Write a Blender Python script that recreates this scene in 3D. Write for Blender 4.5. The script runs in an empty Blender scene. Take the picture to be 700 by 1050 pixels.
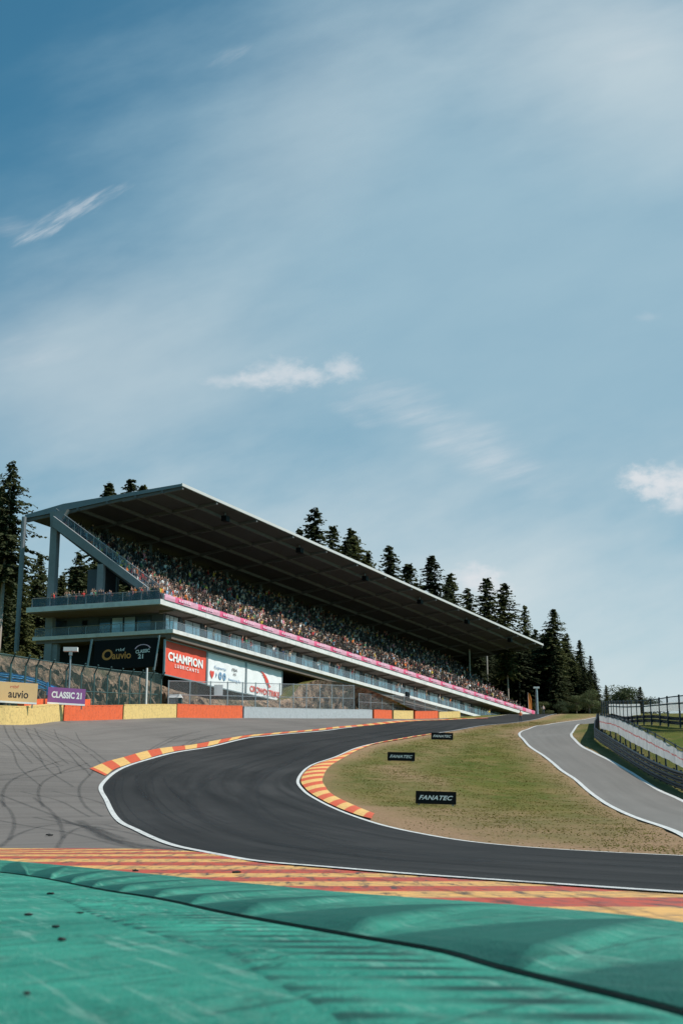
import bpy, bmesh, math, random
import numpy as np
from mathutils import Vector, Matrix
from mathutils.geometry import delaunay_2d_cdt
random.seed(7); rng = np.random.default_rng(7)
C = bpy.context.scene.collection
# ------------------------------------------------------------------ survey helpers
F = 1458.0; P = math.radians(14.72)
def ray(u, v):
    a, b = u-350, 525-v
    d = np.array([a, F*math.cos(P)-b*math.sin(P), F*math.sin(P)+b*math.cos(P)]); return d/d[1]
def at(u, v, y): return ray(u, v)*y
# surveyed ground heights: (bearing u, sight line v, distance)
CT = []
for v, y in [(1050,3.0),(1000,4.2),(955,6.4),(940,7.9),(925,10.6),(919,12.2),(906,16.5),(893,21.5),(880,27)]:
    for u in (-150, 150, 350, 550, 850): CT.append((u, v, y))
for u, v, y in [(-200,872,36),(0,872,36),(150,872,33),(300,866,36),(450,866,36),(600,866,38),(800,866,38),
    (-200,850,46),(0,850,46),(125,850,44),(300,850,45),(500,850,46),(700,855,43),(900,850,46),
    (-200,800,65),(0,800,67),(100,800,72),(250,800,79),(400,800,81),(520,800,86),(600,807,84),(650,837,57),(700,824,69),
    (-200,765,82),(0,765,86),(100,775,89),(190,765,105),(300,772,108),(420,772,112),(520,775,115),(600,768,120),(577,790,98),
    (-200,742,93),(0,742,97),(66,738.7,108),(127,737.5,120),(180,735.7,134),(250,735.3,151),(300,745,147),
    (300,736.5,170),(350,736.3,188),(385,736.3,203),(440,736.5,226),(350,747,148),(410,758,138),
    (470,739,212),(480,747,170),(520,742,196),(535,752,160),(584,754,150),(600,744,185),(572,741.5,205),(600,738.6,230),(545,739,222),
    (700,812,80),(657,793,92),(628,774,110),(607,760,130),(900,800,75),(900,740,112),
    (700,775,101),(700,737,133),(660,741,145),(625,739,165),(680,760,113),(800,737,118)]: CT.append((u, v, y))
pts = [at(*c) for c in CT]
pts += [(-20,-25,-1.0),(20,-25,-1.0),(0,-25,-1.0),(-60,-20,-1),(60,-20,-1),(-60,20,0),(70,20,.2),(-90,60,4),(90,50,4),(-110,110,13),(110,110,13.5),
        (30,260,30.3),(60,262,30.6),(-30,260,27),(0,262,29),(100,250,29),(60,330,33.5),(0,330,33),(120,320,32),(-80,300,32),(-150,220,25),(180,230,24),
        (0,500,42),(200,480,34),(-200,450,44),(0,900,40),(400,850,20),(-400,850,42),(-400,200,25),(400,200,10),(-400,-50,0),(400,-50,0)]
pts = np.array(pts, float); S0 = 100.0
def tpsK(d2): return 0.5*d2*np.log(d2+1e-12)
_q = pts[:, :2]/S0; n = len(_q)
_A = np.zeros((n+3, n+3)); _A[:n,:n] = tpsK(((_q[:,None]-_q[None])**2).sum(2)) + np.diag(4e-3*np.clip(pts[:,1]/100,.05,3)**2)
_A[:n,n] = 1; _A[:n,n+1:] = _q; _A[n,:n] = 1; _A[n+1:,:n] = _q.T
_w = np.linalg.solve(_A, np.r_[pts[:,2], 0,0,0])
def Hs(xy):
    xy = np.atleast_2d(np.asarray(xy, float)); out = np.empty(len(xy))
    for i in range(0, len(xy), 8000):
        q = xy[i:i+8000, :2]/S0
        out[i:i+8000] = tpsK(((q[:,None]-_q[None])**2).sum(2))@_w[:n] + _w[n] + q@_w[n+1:]
    return out
def H(x, y): return float(Hs([(x, y)])[0])
_ys = np.concatenate([np.arange(1.2,12,.08), np.arange(12,60,.3), np.arange(60,420,.8)])
def G(u, v):
    """ground point seen along a bearing"""
    r = ray(u, v); xy = np.stack([r[0]*_ys, _ys], 1); dz = r[2]*_ys - Hs(xy)
    k = np.where(dz <= 0)[0]
    if len(k) == 0: i = int(np.argmin(dz)); y = _ys[i]
    else:
        i = max(int(k[0]), 1); a, b = dz[i-1], dz[i]; y = _ys[i-1] + (_ys[i]-_ys[i-1])*a/(a-b+1e-12)
    return (r[0]*y, y)
def GP(*uv): return [G(*c) if len(c) == 2 else tuple(at(*c)[:2]) for c in uv]
def smooth(p, step):
    """Catmull-Rom through points, resampled by arc length"""
    p = [np.array(q, float) for q in p]; p = [2*p[0]-p[1]] + p + [2*p[-1]-p[-2]]; o = []
    for i in range(1, len(p)-2):
        m = max(4, int(np.linalg.norm(p[i+1]-p[i])/step*2))
        for k in range(m):
            t = k/m; a, b, c, d = p[i-1:i+3]
            o.append(.5*((2*b)+(c-a)*t+(2*a-5*b+4*c-d)*t*t+(3*b-a-3*c+d)*t**3))
    o.append(p[-2]); return resamp(o, step=step)
def resamp(o, step=None, N=None):
    o = np.array(o); L = np.r_[0, np.cumsum(np.linalg.norm(np.diff(o, axis=0), axis=1))]
    if N is None: N = max(2, int(L[-1]/step)+1)
    s = np.linspace(0, L[-1], N); return np.stack([np.interp(s, L, o[:,k]) for k in range(o.shape[1])], 1)
def normals(p):
    t = np.gradient(p, axis=0); t /= np.linalg.norm(t, axis=1)[:,None]+1e-9
    return np.stack([-t[:,1], t[:,0]], 1)          # left of travel
def arclen(p): return np.r_[0, np.cumsum(np.linalg.norm(np.diff(p, axis=0), axis=1))]
# ------------------------------------------------------------------ materials
def nt(name):
    m = bpy.data.materials.new(name); m.use_nodes = True; t = m.node_tree; return m, t, t.nodes['Principled BSDF']
def N(t, typ, **k):
    n_ = t.nodes.new(typ)
    for a, b in k.items():
        if a in n_.inputs.keys(): n_.inputs[a].default_value = b
        else: setattr(n_, a, b)
    return n_
def mixc(t, fac, a, b, mode='MIX'):
    m = t.nodes.new('ShaderNodeMix'); m.data_type = 'RGBA'; m.blend_type = mode
    for s, val in ((0, fac), (6, a), (7, b)):
        if hasattr(val, 'is_linked') or isinstance(val, bpy.types.NodeSocket): t.links.new(val, m.inputs[s])
        else: m.inputs[s].default_value = val if s == 0 else (*val[:3], 1)
    return m.outputs[2]
def mth(t, op, a, b=0.0, c=None, clamp=False):
    m = t.nodes.new('ShaderNodeMath'); m.operation = op; m.use_clamp = clamp
    for i, val in enumerate((a, b) + (() if c is None else (c,))):
        if isinstance(val, bpy.types.NodeSocket): t.links.new(val, m.inputs[i])
        else: m.inputs[i].default_value = val
    return m.outputs[0]
def ramp(t, val, lo, hi):
    m = t.nodes.new('ShaderNodeMapRange'); m.inputs[1].default_value = lo; m.inputs[2].default_value = hi
    t.links.new(val, m.inputs[0]); return m.outputs[0]
def coords(t, kind='Object', scale=(1,1,1)):
    tc = t.nodes.new('ShaderNodeTexCoord'); mp = t.nodes.new('ShaderNodeMapping'); mp.inputs['Scale'].default_value = scale
    t.links.new(tc.outputs[kind], mp.inputs[0]); return mp.outputs[0]
def noise(t, vec, scale, detail=4, rough=.55):
    n_ = N(t, 'ShaderNodeTexNoise', Scale=scale, Detail=detail, Roughness=rough); t.links.new(vec, n_.inputs['Vector']); return n_.outputs['Fac']
def bump(t, b, h, s, d):
    bp = N(t, 'ShaderNodeBump', Strength=s, Distance=d); t.links.new(h, bp.inputs['Height']); t.links.new(bp.outputs[0], b.inputs['Normal'])
def simple(name, col, rough=.6, metal=0, var=.18, sc=1.5, bmp=0, spec=.5, dirt=None):
    m, t, b = nt(name); v = coords(t); f = noise(t, v, sc)
    f2 = noise(t, v, sc*7, 3); f = mth(t, 'ADD', mth(t, 'MULTIPLY', f, .6), mth(t, 'MULTIPLY', f2, .4))
    c = mixc(t, ramp(t, f, .3, .7), [x*(1-var) for x in col], [min(1, x*(1+var)) for x in col])
    if dirt: c = mixc(t, mth(t, 'MULTIPLY', ramp(t, noise(t, v, sc*2.3), .5, .75), dirt[3]), c, dirt[:3])
    t.links.new(c, b.inputs['Base Color']); b.inputs['Roughness'].default_value = rough; b.inputs['Metallic'].default_value = metal
    b.inputs['Specular IOR Level'].default_value = spec
    if bmp: bump(t, b, f2, bmp, .05)
    return m
def asphalt(name, col, spots=.3, streak=0.0, rough=.85):
    m, t, b = nt(name); v = coords(t)
    big = noise(t, v, .07, 5, .6); mid = noise(t, v, .9, 5, .6); fine = noise(t, v, 35, 2, .7)
    uv = coords(t, 'UV', (.035, 1.3, 1)); st = noise(t, uv, 1.0, 5, .65)
    f = mth(t, 'ADD', mth(t, 'MULTIPLY', big, .45), mth(t, 'ADD', mth(t, 'MULTIPLY', mid, .2), mth(t, 'MULTIPLY', fine, .35)))
    c = mixc(t, ramp(t, f, .35, .65), [x*(1-spots) for x in col], [x*(1+spots) for x in col])
    if streak: c = mixc(t, mth(t, 'MULTIPLY', ramp(t, st, .42, .68), streak), c, [x*.35 for x in col])
    sp = noise(t, v, 160, 1, .5); c = mixc(t, mth(t, 'MULTIPLY', ramp(t, sp, .62, .75), .35), c, [min(1, x*2.2) for x in col])
    t.links.new(c, b.inputs['Base Color']); t.links.new(mth(t, 'ADD', rough-.12, mth(t, 'MULTIPLY', mid, .22)), b.inputs['Roughness'])
    b.inputs['Specular IOR Level'].default_value = .18
    bump(t, b, mth(t, 'ADD', fine, mth(t, 'MULTIPLY', sp, .5)), .5, .012); return m
def kerbmat(name, per, a, bcol, wear=.35, axis=0):
    m, t, b = nt(name); tc = t.nodes.new('ShaderNodeTexCoord'); sx = t.nodes.new('ShaderNodeSeparateXYZ'); t.links.new(tc.outputs['UV'], sx.inputs[0])
    v = coords(t); wob = mth(t, 'MULTIPLY', mth(t, 'SUBTRACT', noise(t, v, 2.5), .5), .18)
    q = mth(t, 'FRACT', mth(t, 'DIVIDE', mth(t, 'ADD', sx.outputs[axis], wob), per*2)); s = mth(t, 'GREATER_THAN', q, .5)
    c = mixc(t, s, a, bcol)
    w = ramp(t, noise(t, v, 5, 6, .7), .46, .70); c = mixc(t, mth(t, 'MULTIPLY', w, wear), c, (.12,.09,.07))
    st = noise(t, coords(t, 'UV', (.25, 3, 1)), 2.2, 5, .7); c = mixc(t, mth(t, 'MULTIPLY', ramp(t, st, .52, .7), wear*1.3), c, (.05,.035,.03))
    t.links.new(c, b.inputs['Base Color']); b.inputs['Roughness'].default_value = .6; bump(t, b, noise(t, v, 25), .3, .02); return m
M_runoff = asphalt('grey_asphalt', (.150,.135,.126), .25, .35)
M_track = asphalt('dark_asphalt', (.029,.028,.028), .6, .85, .85)
M_road = asphalt('aged_asphalt', (.165,.155,.145), .15, .25)
M_white = simple('white_line_paint', (.56,.56,.55), .6, var=.15, sc=3, dirt=(.12,.12,.115,.8))
ORA, YEL = (.60,.085,.022), (.72,.43,.13)
M_kerb = kerbmat('striped_kerb_paint', 2.3, ORA, YEL)
M_kerb2 = kerbmat('striped_kerb_paint_wide', 3.0, ORA, YEL)
M_kerb3 = kerbmat('worn_striped_kerb_paint', 2.3, (.46,.055,.02), (.66,.36,.10), 1.0)
M_concrete = simple('light_concrete', (.42,.41,.39), .85, var=.2, sc=.8, bmp=.2, dirt=(.15,.13,.11,.5))
M_beige = simple('pale_concrete_edging', (.42,.34,.29), .85, var=.2, sc=2)
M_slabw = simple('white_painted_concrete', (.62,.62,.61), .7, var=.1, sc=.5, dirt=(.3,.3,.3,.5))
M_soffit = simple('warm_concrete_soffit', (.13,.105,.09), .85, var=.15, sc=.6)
M_wallg = simple('blue_grey_cladding', (.055,.067,.078), .6, var=.12, sc=.5)
M_rbeam = simple('dark_steel_beam', (.11,.11,.115), .7, var=.15, sc=.3)
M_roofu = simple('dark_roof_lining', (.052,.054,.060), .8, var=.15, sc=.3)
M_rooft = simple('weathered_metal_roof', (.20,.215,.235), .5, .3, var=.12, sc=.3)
M_fascia = simple('white_roof_edge', (.5,.5,.5), .5, var=.06, sc=.3)
M_steel = simple('galvanised_steel', (.30,.32,.34), .45, .6, var=.2, sc=2)
M_greysteel = simple('painted_grey_steel', (.15,.17,.185), .5, .2, var=.15, sc=1)
M_darksteel = simple('dark_steel', (.035,.042,.05), .45, .5, var=.3, sc=1.5)
M_greenpost = simple('green_painted_steel', (.03,.075,.075), .5, .1, var=.2, sc=1)
M_blue = simple('blue_painted_steel', (.04,.24,.5), .5, .1, var=.2, sc=1)
M_beam = simple('grey_concrete_beam', (.20,.215,.23), .8, var=.15, sc=.6, bmp=.2)
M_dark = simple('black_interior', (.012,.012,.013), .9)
M_tier = simple('concrete_steps', (.06,.06,.06), .9)
M_black = simple('black_vinyl', (.006,.006,.007), .6, var=.2, spec=.15)
M_lwhite = simple('white_lettering', (.78,.78,.78), .6, var=.04)
M_lorange = simple('orange_lettering', (.62,.24,.05), .6, var=.05)
M_lblack = simple('black_lettering', (.02,.015,.02), .6)
M_lred = simple('red_lettering', (.62,.07,.05), .6, var=.05)
M_lblue = simple('blue_emblem', (.15,.27,.42), .6, var=.05)
M_pinkl = simple('pale_pink_lettering', (.72,.45,.56), .6)
M_bred = simple('red_banner_cloth', (.66,.075,.038), .7, var=.06, sc=.7)
M_bwhite = simple('white_banner_cloth', (.72,.73,.75), .7, var=.04, sc=.7)
M_byel = simple('sand_yellow_board', (.74,.48,.23), .6, var=.05)
M_bpur = simple('purple_board', (.24,.08,.26), .6, var=.15, sc=.8)
M_by = simple('yellow_barrier_sheet', (.66,.46,.17), .7, var=.12, sc=2.5, bmp=.3, dirt=(.25,.17,.08,.7))
M_bo = simple('orange_barrier_sheet', (.68,.11,.03), .6, var=.15, sc=2.5, bmp=.3, dirt=(.3,.05,.02,.6))
M_bg = simple('grey_barrier_sheet', (.36,.38,.40), .6, var=.12, sc=2, dirt=(.15,.15,.16,.6))
M_rubber = simple('black_rubber', (.01,.01,.01), .8)
M_skin = simple('skin', (.50,.28,.20), .6, var=.1)
M_trunk = simple('conifer_bark', (.17,.13,.11), .95, var=.45, sc=3, bmp=.6)
M_trunkl = simple('pale_bark', (.36,.30,.26), .95, var=.35, sc=3, bmp=.6)
M_orangef = simple('orange_fabric', (.7,.2,.03), .7)
def objcol(name, rough=.8):
    m, t, b = nt(name); o = t.nodes.new('ShaderNodeObjectInfo'); t.links.new(o.outputs['Color'], b.inputs['Base Color']); b.inputs['Roughness'].default_value = rough; return m
def attrcol(name, attr, rough=.8):
    m, t, b = nt(name); o = N(t, 'ShaderNodeAttribute', attribute_name=attr); t.links.new(o.outputs['Color'], b.inputs['Base Color']); b.inputs['Roughness'].default_value = rough; return m
M_shirt = objcol('shirt_fabric'); M_crowd = attrcol('crowd_clothes', 'col'); M_trous = simple('dark_trousers', (.04,.05,.08), .8, var=.5, sc=.5)
M_hair = simple('dark_hair', (.035,.022,.015), .7, var=.5)
def glassm(name, col, rough=.06, spec=.9):
    m, t, b = nt(name); f = noise(t, coords(t), .35)
    t.links.new(mixc(t, ramp(t, f, .35, .65), [x*.75 for x in col], [x*1.25 for x in col]), b.inputs['Base Color'])
    b.inputs['Roughness'].default_value = rough; b.inputs['Specular IOR Level'].default_value = spec; b.inputs['Metallic'].default_value = .25; return m
M_glass = glassm('window_glass', (.50,.58,.64), .12); M_dglass = glassm('dark_window_glass', (.07,.10,.125))
def seethrough(name, col, alpha, rough=.3):
    m, t, b = nt(name); b.inputs['Base Color'].default_value = (*col, 1); b.inputs['Roughness'].default_value = rough; b.inputs['Alpha'].default_value = alpha; return m
M_bal = seethrough('balustrade_glass', (.30,.35,.40), .17, .1); M_dbal = seethrough('dark_balustrade_glass', (.06,.09,.11), .55, .15)
def meshmat(name, col, cell, w):
    """welded wire: opaque wires, clear openings"""
    m, t, b = nt(name); tc = t.nodes.new('ShaderNodeTexCoord'); sx = t.nodes.new('ShaderNodeSeparateXYZ'); t.links.new(tc.outputs['UV'], sx.inputs[0]); s = []
    for k in range(2):
        q = mth(t, 'FRACT', mth(t, 'DIVIDE', sx.outputs[k], cell)); s.append(mth(t, 'LESS_THAN', q, w))
    t.links.new(mth(t, 'MAXIMUM', s[0], s[1]), b.inputs['Alpha']); b.inputs['Base Color'].default_value = (*col, 1); b.inputs['Roughness'].default_value = .6
    return m
M_meshg = meshmat('green_wire_mesh', (.03,.07,.068), .10, .17); M_meshs = meshmat('steel_wire_mesh', (.25,.26,.27), .10, .09); M_meshd = meshmat('dark_wire_mesh', (.08,.09,.1), .10, .13)
def translu(t, b, k):
    src = b.inputs['Base Color']; trn = t.nodes.new('ShaderNodeBsdfTranslucent'); mx = t.nodes.new('ShaderNodeMixShader'); mx.inputs[0].default_value = k
    if src.links: t.links.new(src.links[0].from_socket, trn.inputs['Color'])
    else: trn.inputs['Color'].default_value = src.default_value
    t.links.new(b.outputs[0], mx.inputs[1]); t.links.new(trn.outputs[0], mx.inputs[2]); t.links.new(mx.outputs[0], t.nodes['Material Output'].inputs['Surface'])
def fenced_banner():
    m, t, b = nt('white_screen_red_line'); tc = t.nodes.new('ShaderNodeTexCoord'); sx = t.nodes.new('ShaderNodeSeparateXYZ'); t.links.new(tc.outputs['UV'], sx.inputs[0])
    v = coords(t); y = mth(t, 'ADD', sx.outputs[1], mth(t, 'MULTIPLY', mth(t, 'SUBTRACT', noise(t, v, .5), .5), .25))
    d = mth(t, 'ABSOLUTE', mth(t, 'SUBTRACT', y, .5)); s = mth(t, 'LESS_THAN', d, .045)
    lt = ramp(t, noise(t, coords(t, 'UV', (2.2, 6, 1)), 1, 3), .42, .5)
    s = mth(t, 'MULTIPLY', s, mth(t, 'ADD', mth(t, 'MULTIPLY', lt, .6), .4))
    t.links.new(mixc(t, mth(t, 'MULTIPLY', s, .85), mixc(t, ramp(t, noise(t, v, 1.2), .3, .7), (.52,.51,.54), (.68,.67,.69)), (.55,.10,.10)), b.inputs['Base Color']); b.inputs['Roughness'].default_value = .7; translu(t, b, .5); return m
M_fban = fenced_banner(); M_screen = simple('white_screen_cloth', (.75,.75,.76), .8, var=.05); translu(M_screen.node_tree, M_screen.node_tree.nodes['Principled BSDF'], .5)
def pinkmat():
    m, t, b = nt('pink_banner_cloth'); tc = t.nodes.new('ShaderNodeTexCoord'); sx = t.nodes.new('ShaderNodeSeparateXYZ'); t.links.new(tc.outputs['UV'], sx.inputs[0])
    q = mth(t, 'FRACT', mth(t, 'DIVIDE', sx.outputs[0], 5.0)); s = mth(t, 'LESS_THAN', q, .36)
    c = mixc(t, s, (.60,.30,.40), (.64,.10,.21)); t.links.new(c, b.inputs['Base Color']); b.inputs['Roughness'].default_value = .7; return m
M_pink = pinkmat()
def mprot(t, ang, scale):
    tc = t.nodes.new('ShaderNodeTexCoord'); a_ = t.nodes.new('ShaderNodeMapping'); a_.inputs['Rotation'].default_value = (0,0,ang); b_ = t.nodes.new('ShaderNodeMapping'); b_.inputs['Scale'].default_value = scale; t.links.new(tc.outputs['Object'], a_.inputs[0]); t.links.new(a_.outputs[0], b_.inputs[0]); return b_.outputs[0]
def greenmat(name, k=1.0, gk=.5, gc=(.006,.075,.055)):
    m, t, b = nt(name); v = coords(t)
    a = noise(t, v, 1.1, 6, .6); f = noise(t, v, 9, 5, .7); g = noise(t, v, 120, 2, .6)
    bg_ = noise(t, v, .16, 3, .5); c = mixc(t, ramp(t, mth(t, 'ADD', mth(t, 'MULTIPLY', a, .45), mth(t, 'MULTIPLY', bg_, .55)), .38, .62), (.010*k,.150*k,.108*k), (.048*k,.33*k,.235*k))
    vs = coords(t, 'Object', (1.3, .5, 1)); w = noise(t, vs, 2.4, 7, .72); c = mixc(t, mth(t, 'MULTIPLY', ramp(t, w, .56, .74), .35), c, (.20,.33,.27))
    w2 = noise(t, coords(t, 'Object', (2.6, .7, 1)), 1.7, 7, .75); c = mixc(t, mth(t, 'MULTIPLY', ramp(t, w2, .54, .70), .75), c, (.01,.06,.045))
    c = mixc(t, mth(t, 'MULTIPLY', ramp(t, g, .55, .70), .55), c, (.008,.07,.05)); g2 = noise(t, v, 42, 3, .7); c = mixc(t, mth(t, 'MULTIPLY', ramp(t, g2, .56, .70), .6), c, (.17,.36,.29)); sc1 = noise(t, mprot(t, .5, (14, .55, 1)), 1.6, 5, .7); c = mixc(t, mth(t, 'MULTIPLY', ramp(t, sc1, .56, .62), .6), c, (.008,.05,.04)); sc2 = noise(t, mprot(t, -.35, (11, .6, 1)), 1.9, 5, .7); c = mixc(t, mth(t, 'MULTIPLY', ramp(t, sc2, .56, .64), .5), c, (.20,.36,.30)); cr_ = N(t, 'ShaderNodeTexVoronoi', feature='DISTANCE_TO_EDGE', Scale=.55); t.links.new(coords(t, 'Object', (1,.7,1)), cr_.inputs['Vector']); c = mixc(t, mth(t, 'MULTIPLY', mth(t, 'LESS_THAN', cr_.outputs['Distance'], .004), .0), c, (.004,.03,.02))
    gm_ = N(t, 'ShaderNodeAttribute', attribute_name='shade_grime'); c = mixc(t, mth(t, 'MULTIPLY', gm_.outputs['Fac'], gk), c, gc)  # per-vertex darkening: painted shade together with dirt
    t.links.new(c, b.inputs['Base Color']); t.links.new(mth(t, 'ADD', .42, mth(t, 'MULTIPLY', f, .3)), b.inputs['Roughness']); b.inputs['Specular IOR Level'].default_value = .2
    bump(t, b, mth(t, 'ADD', mth(t, 'MULTIPLY', f, .8), mth(t, 'MULTIPLY', g, .5)), .95, .016); return m
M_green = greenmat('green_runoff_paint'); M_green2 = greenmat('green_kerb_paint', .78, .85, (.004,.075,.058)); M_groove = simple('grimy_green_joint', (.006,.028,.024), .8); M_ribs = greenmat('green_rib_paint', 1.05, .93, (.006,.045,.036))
def groundmat():
    m, t, b = nt('dry_grass'); v = coords(t); at_ = N(t, 'ShaderNodeAttribute', attribute_name='dry')
    a = noise(t, v, .09, 5, .6); d = noise(t, coords(t, 'Object', (1, .35, 1)), .6, 5, .65); f = noise(t, v, 9, 4, .75)
    c = mixc(t, ramp(t, a, .38, .62), (.070,.098,.013), (.122,.122,.023))
    c = mixc(t, mth(t, 'MULTIPLY', ramp(t, d, .45, .65), .6), c, (.22,.155,.06))
    c = mixc(t, mth(t, 'MULTIPLY', ramp(t, f, .5, .8), .5), c, (.085,.09,.025))
    dr = mth(t, 'MULTIPLY', at_.outputs['Fac'], mth(t, 'ADD', .45, mth(t, 'MULTIPLY', d, 1.1)), clamp=True)
    c = mixc(t, dr, c, mixc(t, ramp(t, f, .3, .7), (.24,.145,.08), (.35,.235,.145)))
    t.links.new(c, b.inputs['Base Color']); b.inputs['Roughness'].default_value = .95; b.inputs['Specular IOR Level'].default_value = .15
    bump(t, b, mth(t, 'ADD', f, noise(t, v, 2.0)), .9, .12); return m
M_ground = groundmat()
def rockmat():
    m, t, b = nt('broken_rock'); v = coords(t); vs = coords(t, 'Object', (1.6, 1.6, .7))
    a = noise(t, vs, .55, 7, .72); f = noise(t, v, 3, 6, .75); vo = N(t, 'ShaderNodeTexVoronoi', Scale=.9); t.links.new(vs, vo.inputs['Vector'])
    c = mixc(t, ramp(t, a, .38, .62), (.12,.075,.048), (.56,.36,.24)); c = mixc(t, mth(t, 'MULTIPLY', ramp(t, f, .5, .7), .8), c, (.05,.04,.03))
    gr = ramp(t, noise(t, v, .22, 4), .52, .6); c = mixc(t, mth(t, 'MULTIPLY', gr, .55), c, (.085,.095,.035))
    t.links.new(c, b.inputs['Base Color']); b.inputs['Roughness'].default_value = .95; bump(t, b, mth(t, 'ADD', f, vo.outputs['Distance']), 1, .6); return m
M_rock = rockmat()
def leafmat(name, a, bcol, tr=.25):
    m, t, b = nt(name); oi = t.nodes.new('ShaderNodeObjectInfo'); v = coords(t); f = noise(t, v, .5, 4, .7)
    c = mixc(t, ramp(t, f, .35, .65), a, bcol); c = mixc(t, mth(t, 'MULTIPLY', oi.outputs['Random'], .5), c, [x*.5 for x in a]); hv_ = mth(t, 'FRACT', mth(t, 'MULTIPLY', oi.outputs['Random'], 7.31)); c = mixc(t, mth(t, 'MULTIPLY', mth(t, 'POWER', hv_, 2.0), .7), c, (bcol[0]*1.5, bcol[1]*1.35, bcol[2]))
    t.links.new(c, b.inputs['Base Color']); b.inputs['Roughness'].default_value = .8; b.inputs['Specular IOR Level'].default_value = .2
    trn = t.nodes.new('ShaderNodeBsdfTranslucent'); t.links.new(c, trn.inputs['Color']); mx = t.nodes.new('ShaderNodeMixShader'); mx.inputs[0].default_value = tr
    out = t.nodes['Material Output']; t.links.new(b.outputs[0], mx.inputs[1]); t.links.new(trn.outputs[0], mx.inputs[2]); t.links.new(mx.outputs[0], out.inputs['Surface']); return m
M_needle = leafmat('spruce_needles', (.036,.050,.026), (.082,.095,.042)); M_leaf = leafmat('broad_leaves', (.05,.07,.035), (.095,.115,.06)); M_yleaf = leafmat('yellow_green_leaves', (.06,.06,.015), (.13,.115,.025))
M_blade = leafmat('grass_blades', (.085,.10,.018), (.15,.13,.035))
def markmat():
    m, t, b = nt('tyre_rubber_marks'); v = coords(t, 'UV', (.5, 5, 1)); f = noise(t, v, 2, 6, .7); g = noise(t, coords(t), 30, 3, .7)
    tc = t.nodes.new('ShaderNodeTexCoord'); sx = t.nodes.new('ShaderNodeSeparateXYZ'); t.links.new(tc.outputs['UV'], sx.inputs[0])
    e = mth(t, 'MULTIPLY', mth(t, 'MULTIPLY', sx.outputs[1], mth(t, 'SUBTRACT', 1, sx.outputs[1])), 4)
    al = mth(t, 'MULTIPLY', mth(t, 'MULTIPLY', ramp(t, mth(t, 'ADD', mth(t, 'MULTIPLY', f, .7), mth(t, 'MULTIPLY', g, .3)), .36, .66), .48), e, clamp=True)
    t.links.new(al, b.inputs['Alpha']); b.inputs['Base Color'].default_value = (.022,.021,.022,1); b.inputs['Roughness'].default_value = .7; return m
M_mark = markmat()
# ------------------------------------------------------------------ object helpers
def mkobj(name, verts, faces, mat, parent=None, uv=None, mats=None, midx=None, smoothf=False):
    me = bpy.data.meshes.new(name); me.from_pydata([tuple(map(float, v)) for v in verts], [], [tuple(int(i) for i in f) for f in faces])
    for m in (mats or [mat]): me.materials.append(m)
    if midx is not None: me.polygons.foreach_set('material_index', np.array(midx, dtype=np.int32))
    if smoothf: me.polygons.foreach_set('use_smooth', np.ones(len(me.polygons), bool))
    if uv is not None:
        l = me.uv_layers.new(name='UVMap'); vi = np.empty(len(me.loops), dtype=np.int32); me.loops.foreach_get('vertex_index', vi)
        l.data.foreach_set('uv', np.asarray(uv, dtype=np.float32)[vi].ravel())
    me.validate(); me.update(); o = bpy.data.objects.new(name, me); C.objects.link(o)
    if parent is not None: o.parent = parent
    return o
def tag(o, label=None, cat=None, group=None, kind=None):
    if label: o['label'] = label
    if cat: o['category'] = cat
    if group: o['group'] = group
    if kind: o['kind'] = kind
    return o
def empty(name, loc, label=None, cat=None, group=None):
    o = bpy.data.objects.new(name, None); o.location = loc; o.empty_display_size = .3; C.objects.link(o); return tag(o, label, cat, group)
class MB:
    def __init__(s): s.v = []; s.f = []; s.uv = []
    def add(s, v, f, uv=None):
        k = len(s.v); s.v += [tuple(q) for q in v]; s.f += [tuple(i+k for i in q) for q in f]; s.uv += list(uv) if uv is not None else [(0,0)]*len(v); return s
    def hexa(s, p):  # 8 corners: bottom loop 0-3, top loop 4-7
        return s.add(p, [(3,2,1,0),(4,5,6,7),(0,1,5,4),(1,2,6,5),(2,3,7,6),(3,0,4,7)])
    def box(s, a, b): (x0,y0,z0),(x1,y1,z1) = a, b; return s.hexa([(x0,y0,z0),(x1,y0,z0),(x1,y1,z0),(x0,y1,z0),(x0,y0,z1),(x1,y0,z1),(x1,y1,z1),(x0,y1,z1)])
    def tube(s, pth, r, k=8, cap=True):
        pth = [Vector(p) for p in pth]; r = r if isinstance(r, (list, tuple)) else [r]*len(pth); rings = []
        for i, p in enumerate(pth):
            d = (pth[min(i+1, len(pth)-1)]-pth[max(i-1, 0)]).normalized(); a = Vector((0,0,1)) if abs(d.z) < .9 else Vector((1,0,0)); e1 = d.cross(a).normalized(); e2 = d.cross(e1)
            rings.append([p+(e1*math.cos(2*math.pi*j/k)+e2*math.sin(2*math.pi*j/k))*r[i] for j in range(k)])
        v = [q for g in rings for q in g]; f = [(i*k+j, i*k+(j+1)%k, (i+1)*k+(j+1)%k, (i+1)*k+j) for i in range(len(pth)-1) for j in range(k)]
        if cap: f += [tuple(range(k))[::-1], tuple((len(pth)-1)*k+j for j in range(k))]
        return s.add(v, f)
    def build(s, name, mat, parent=None, xf=None, uv=False, smoothf=False):
        v = s.v if xf is None else [xf(q) for q in s.v]
        return mkobj(name, v, s.f, mat, parent, s.uv if uv else None, smoothf=smoothf)
def clip_faces(verts, faces): return faces
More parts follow.
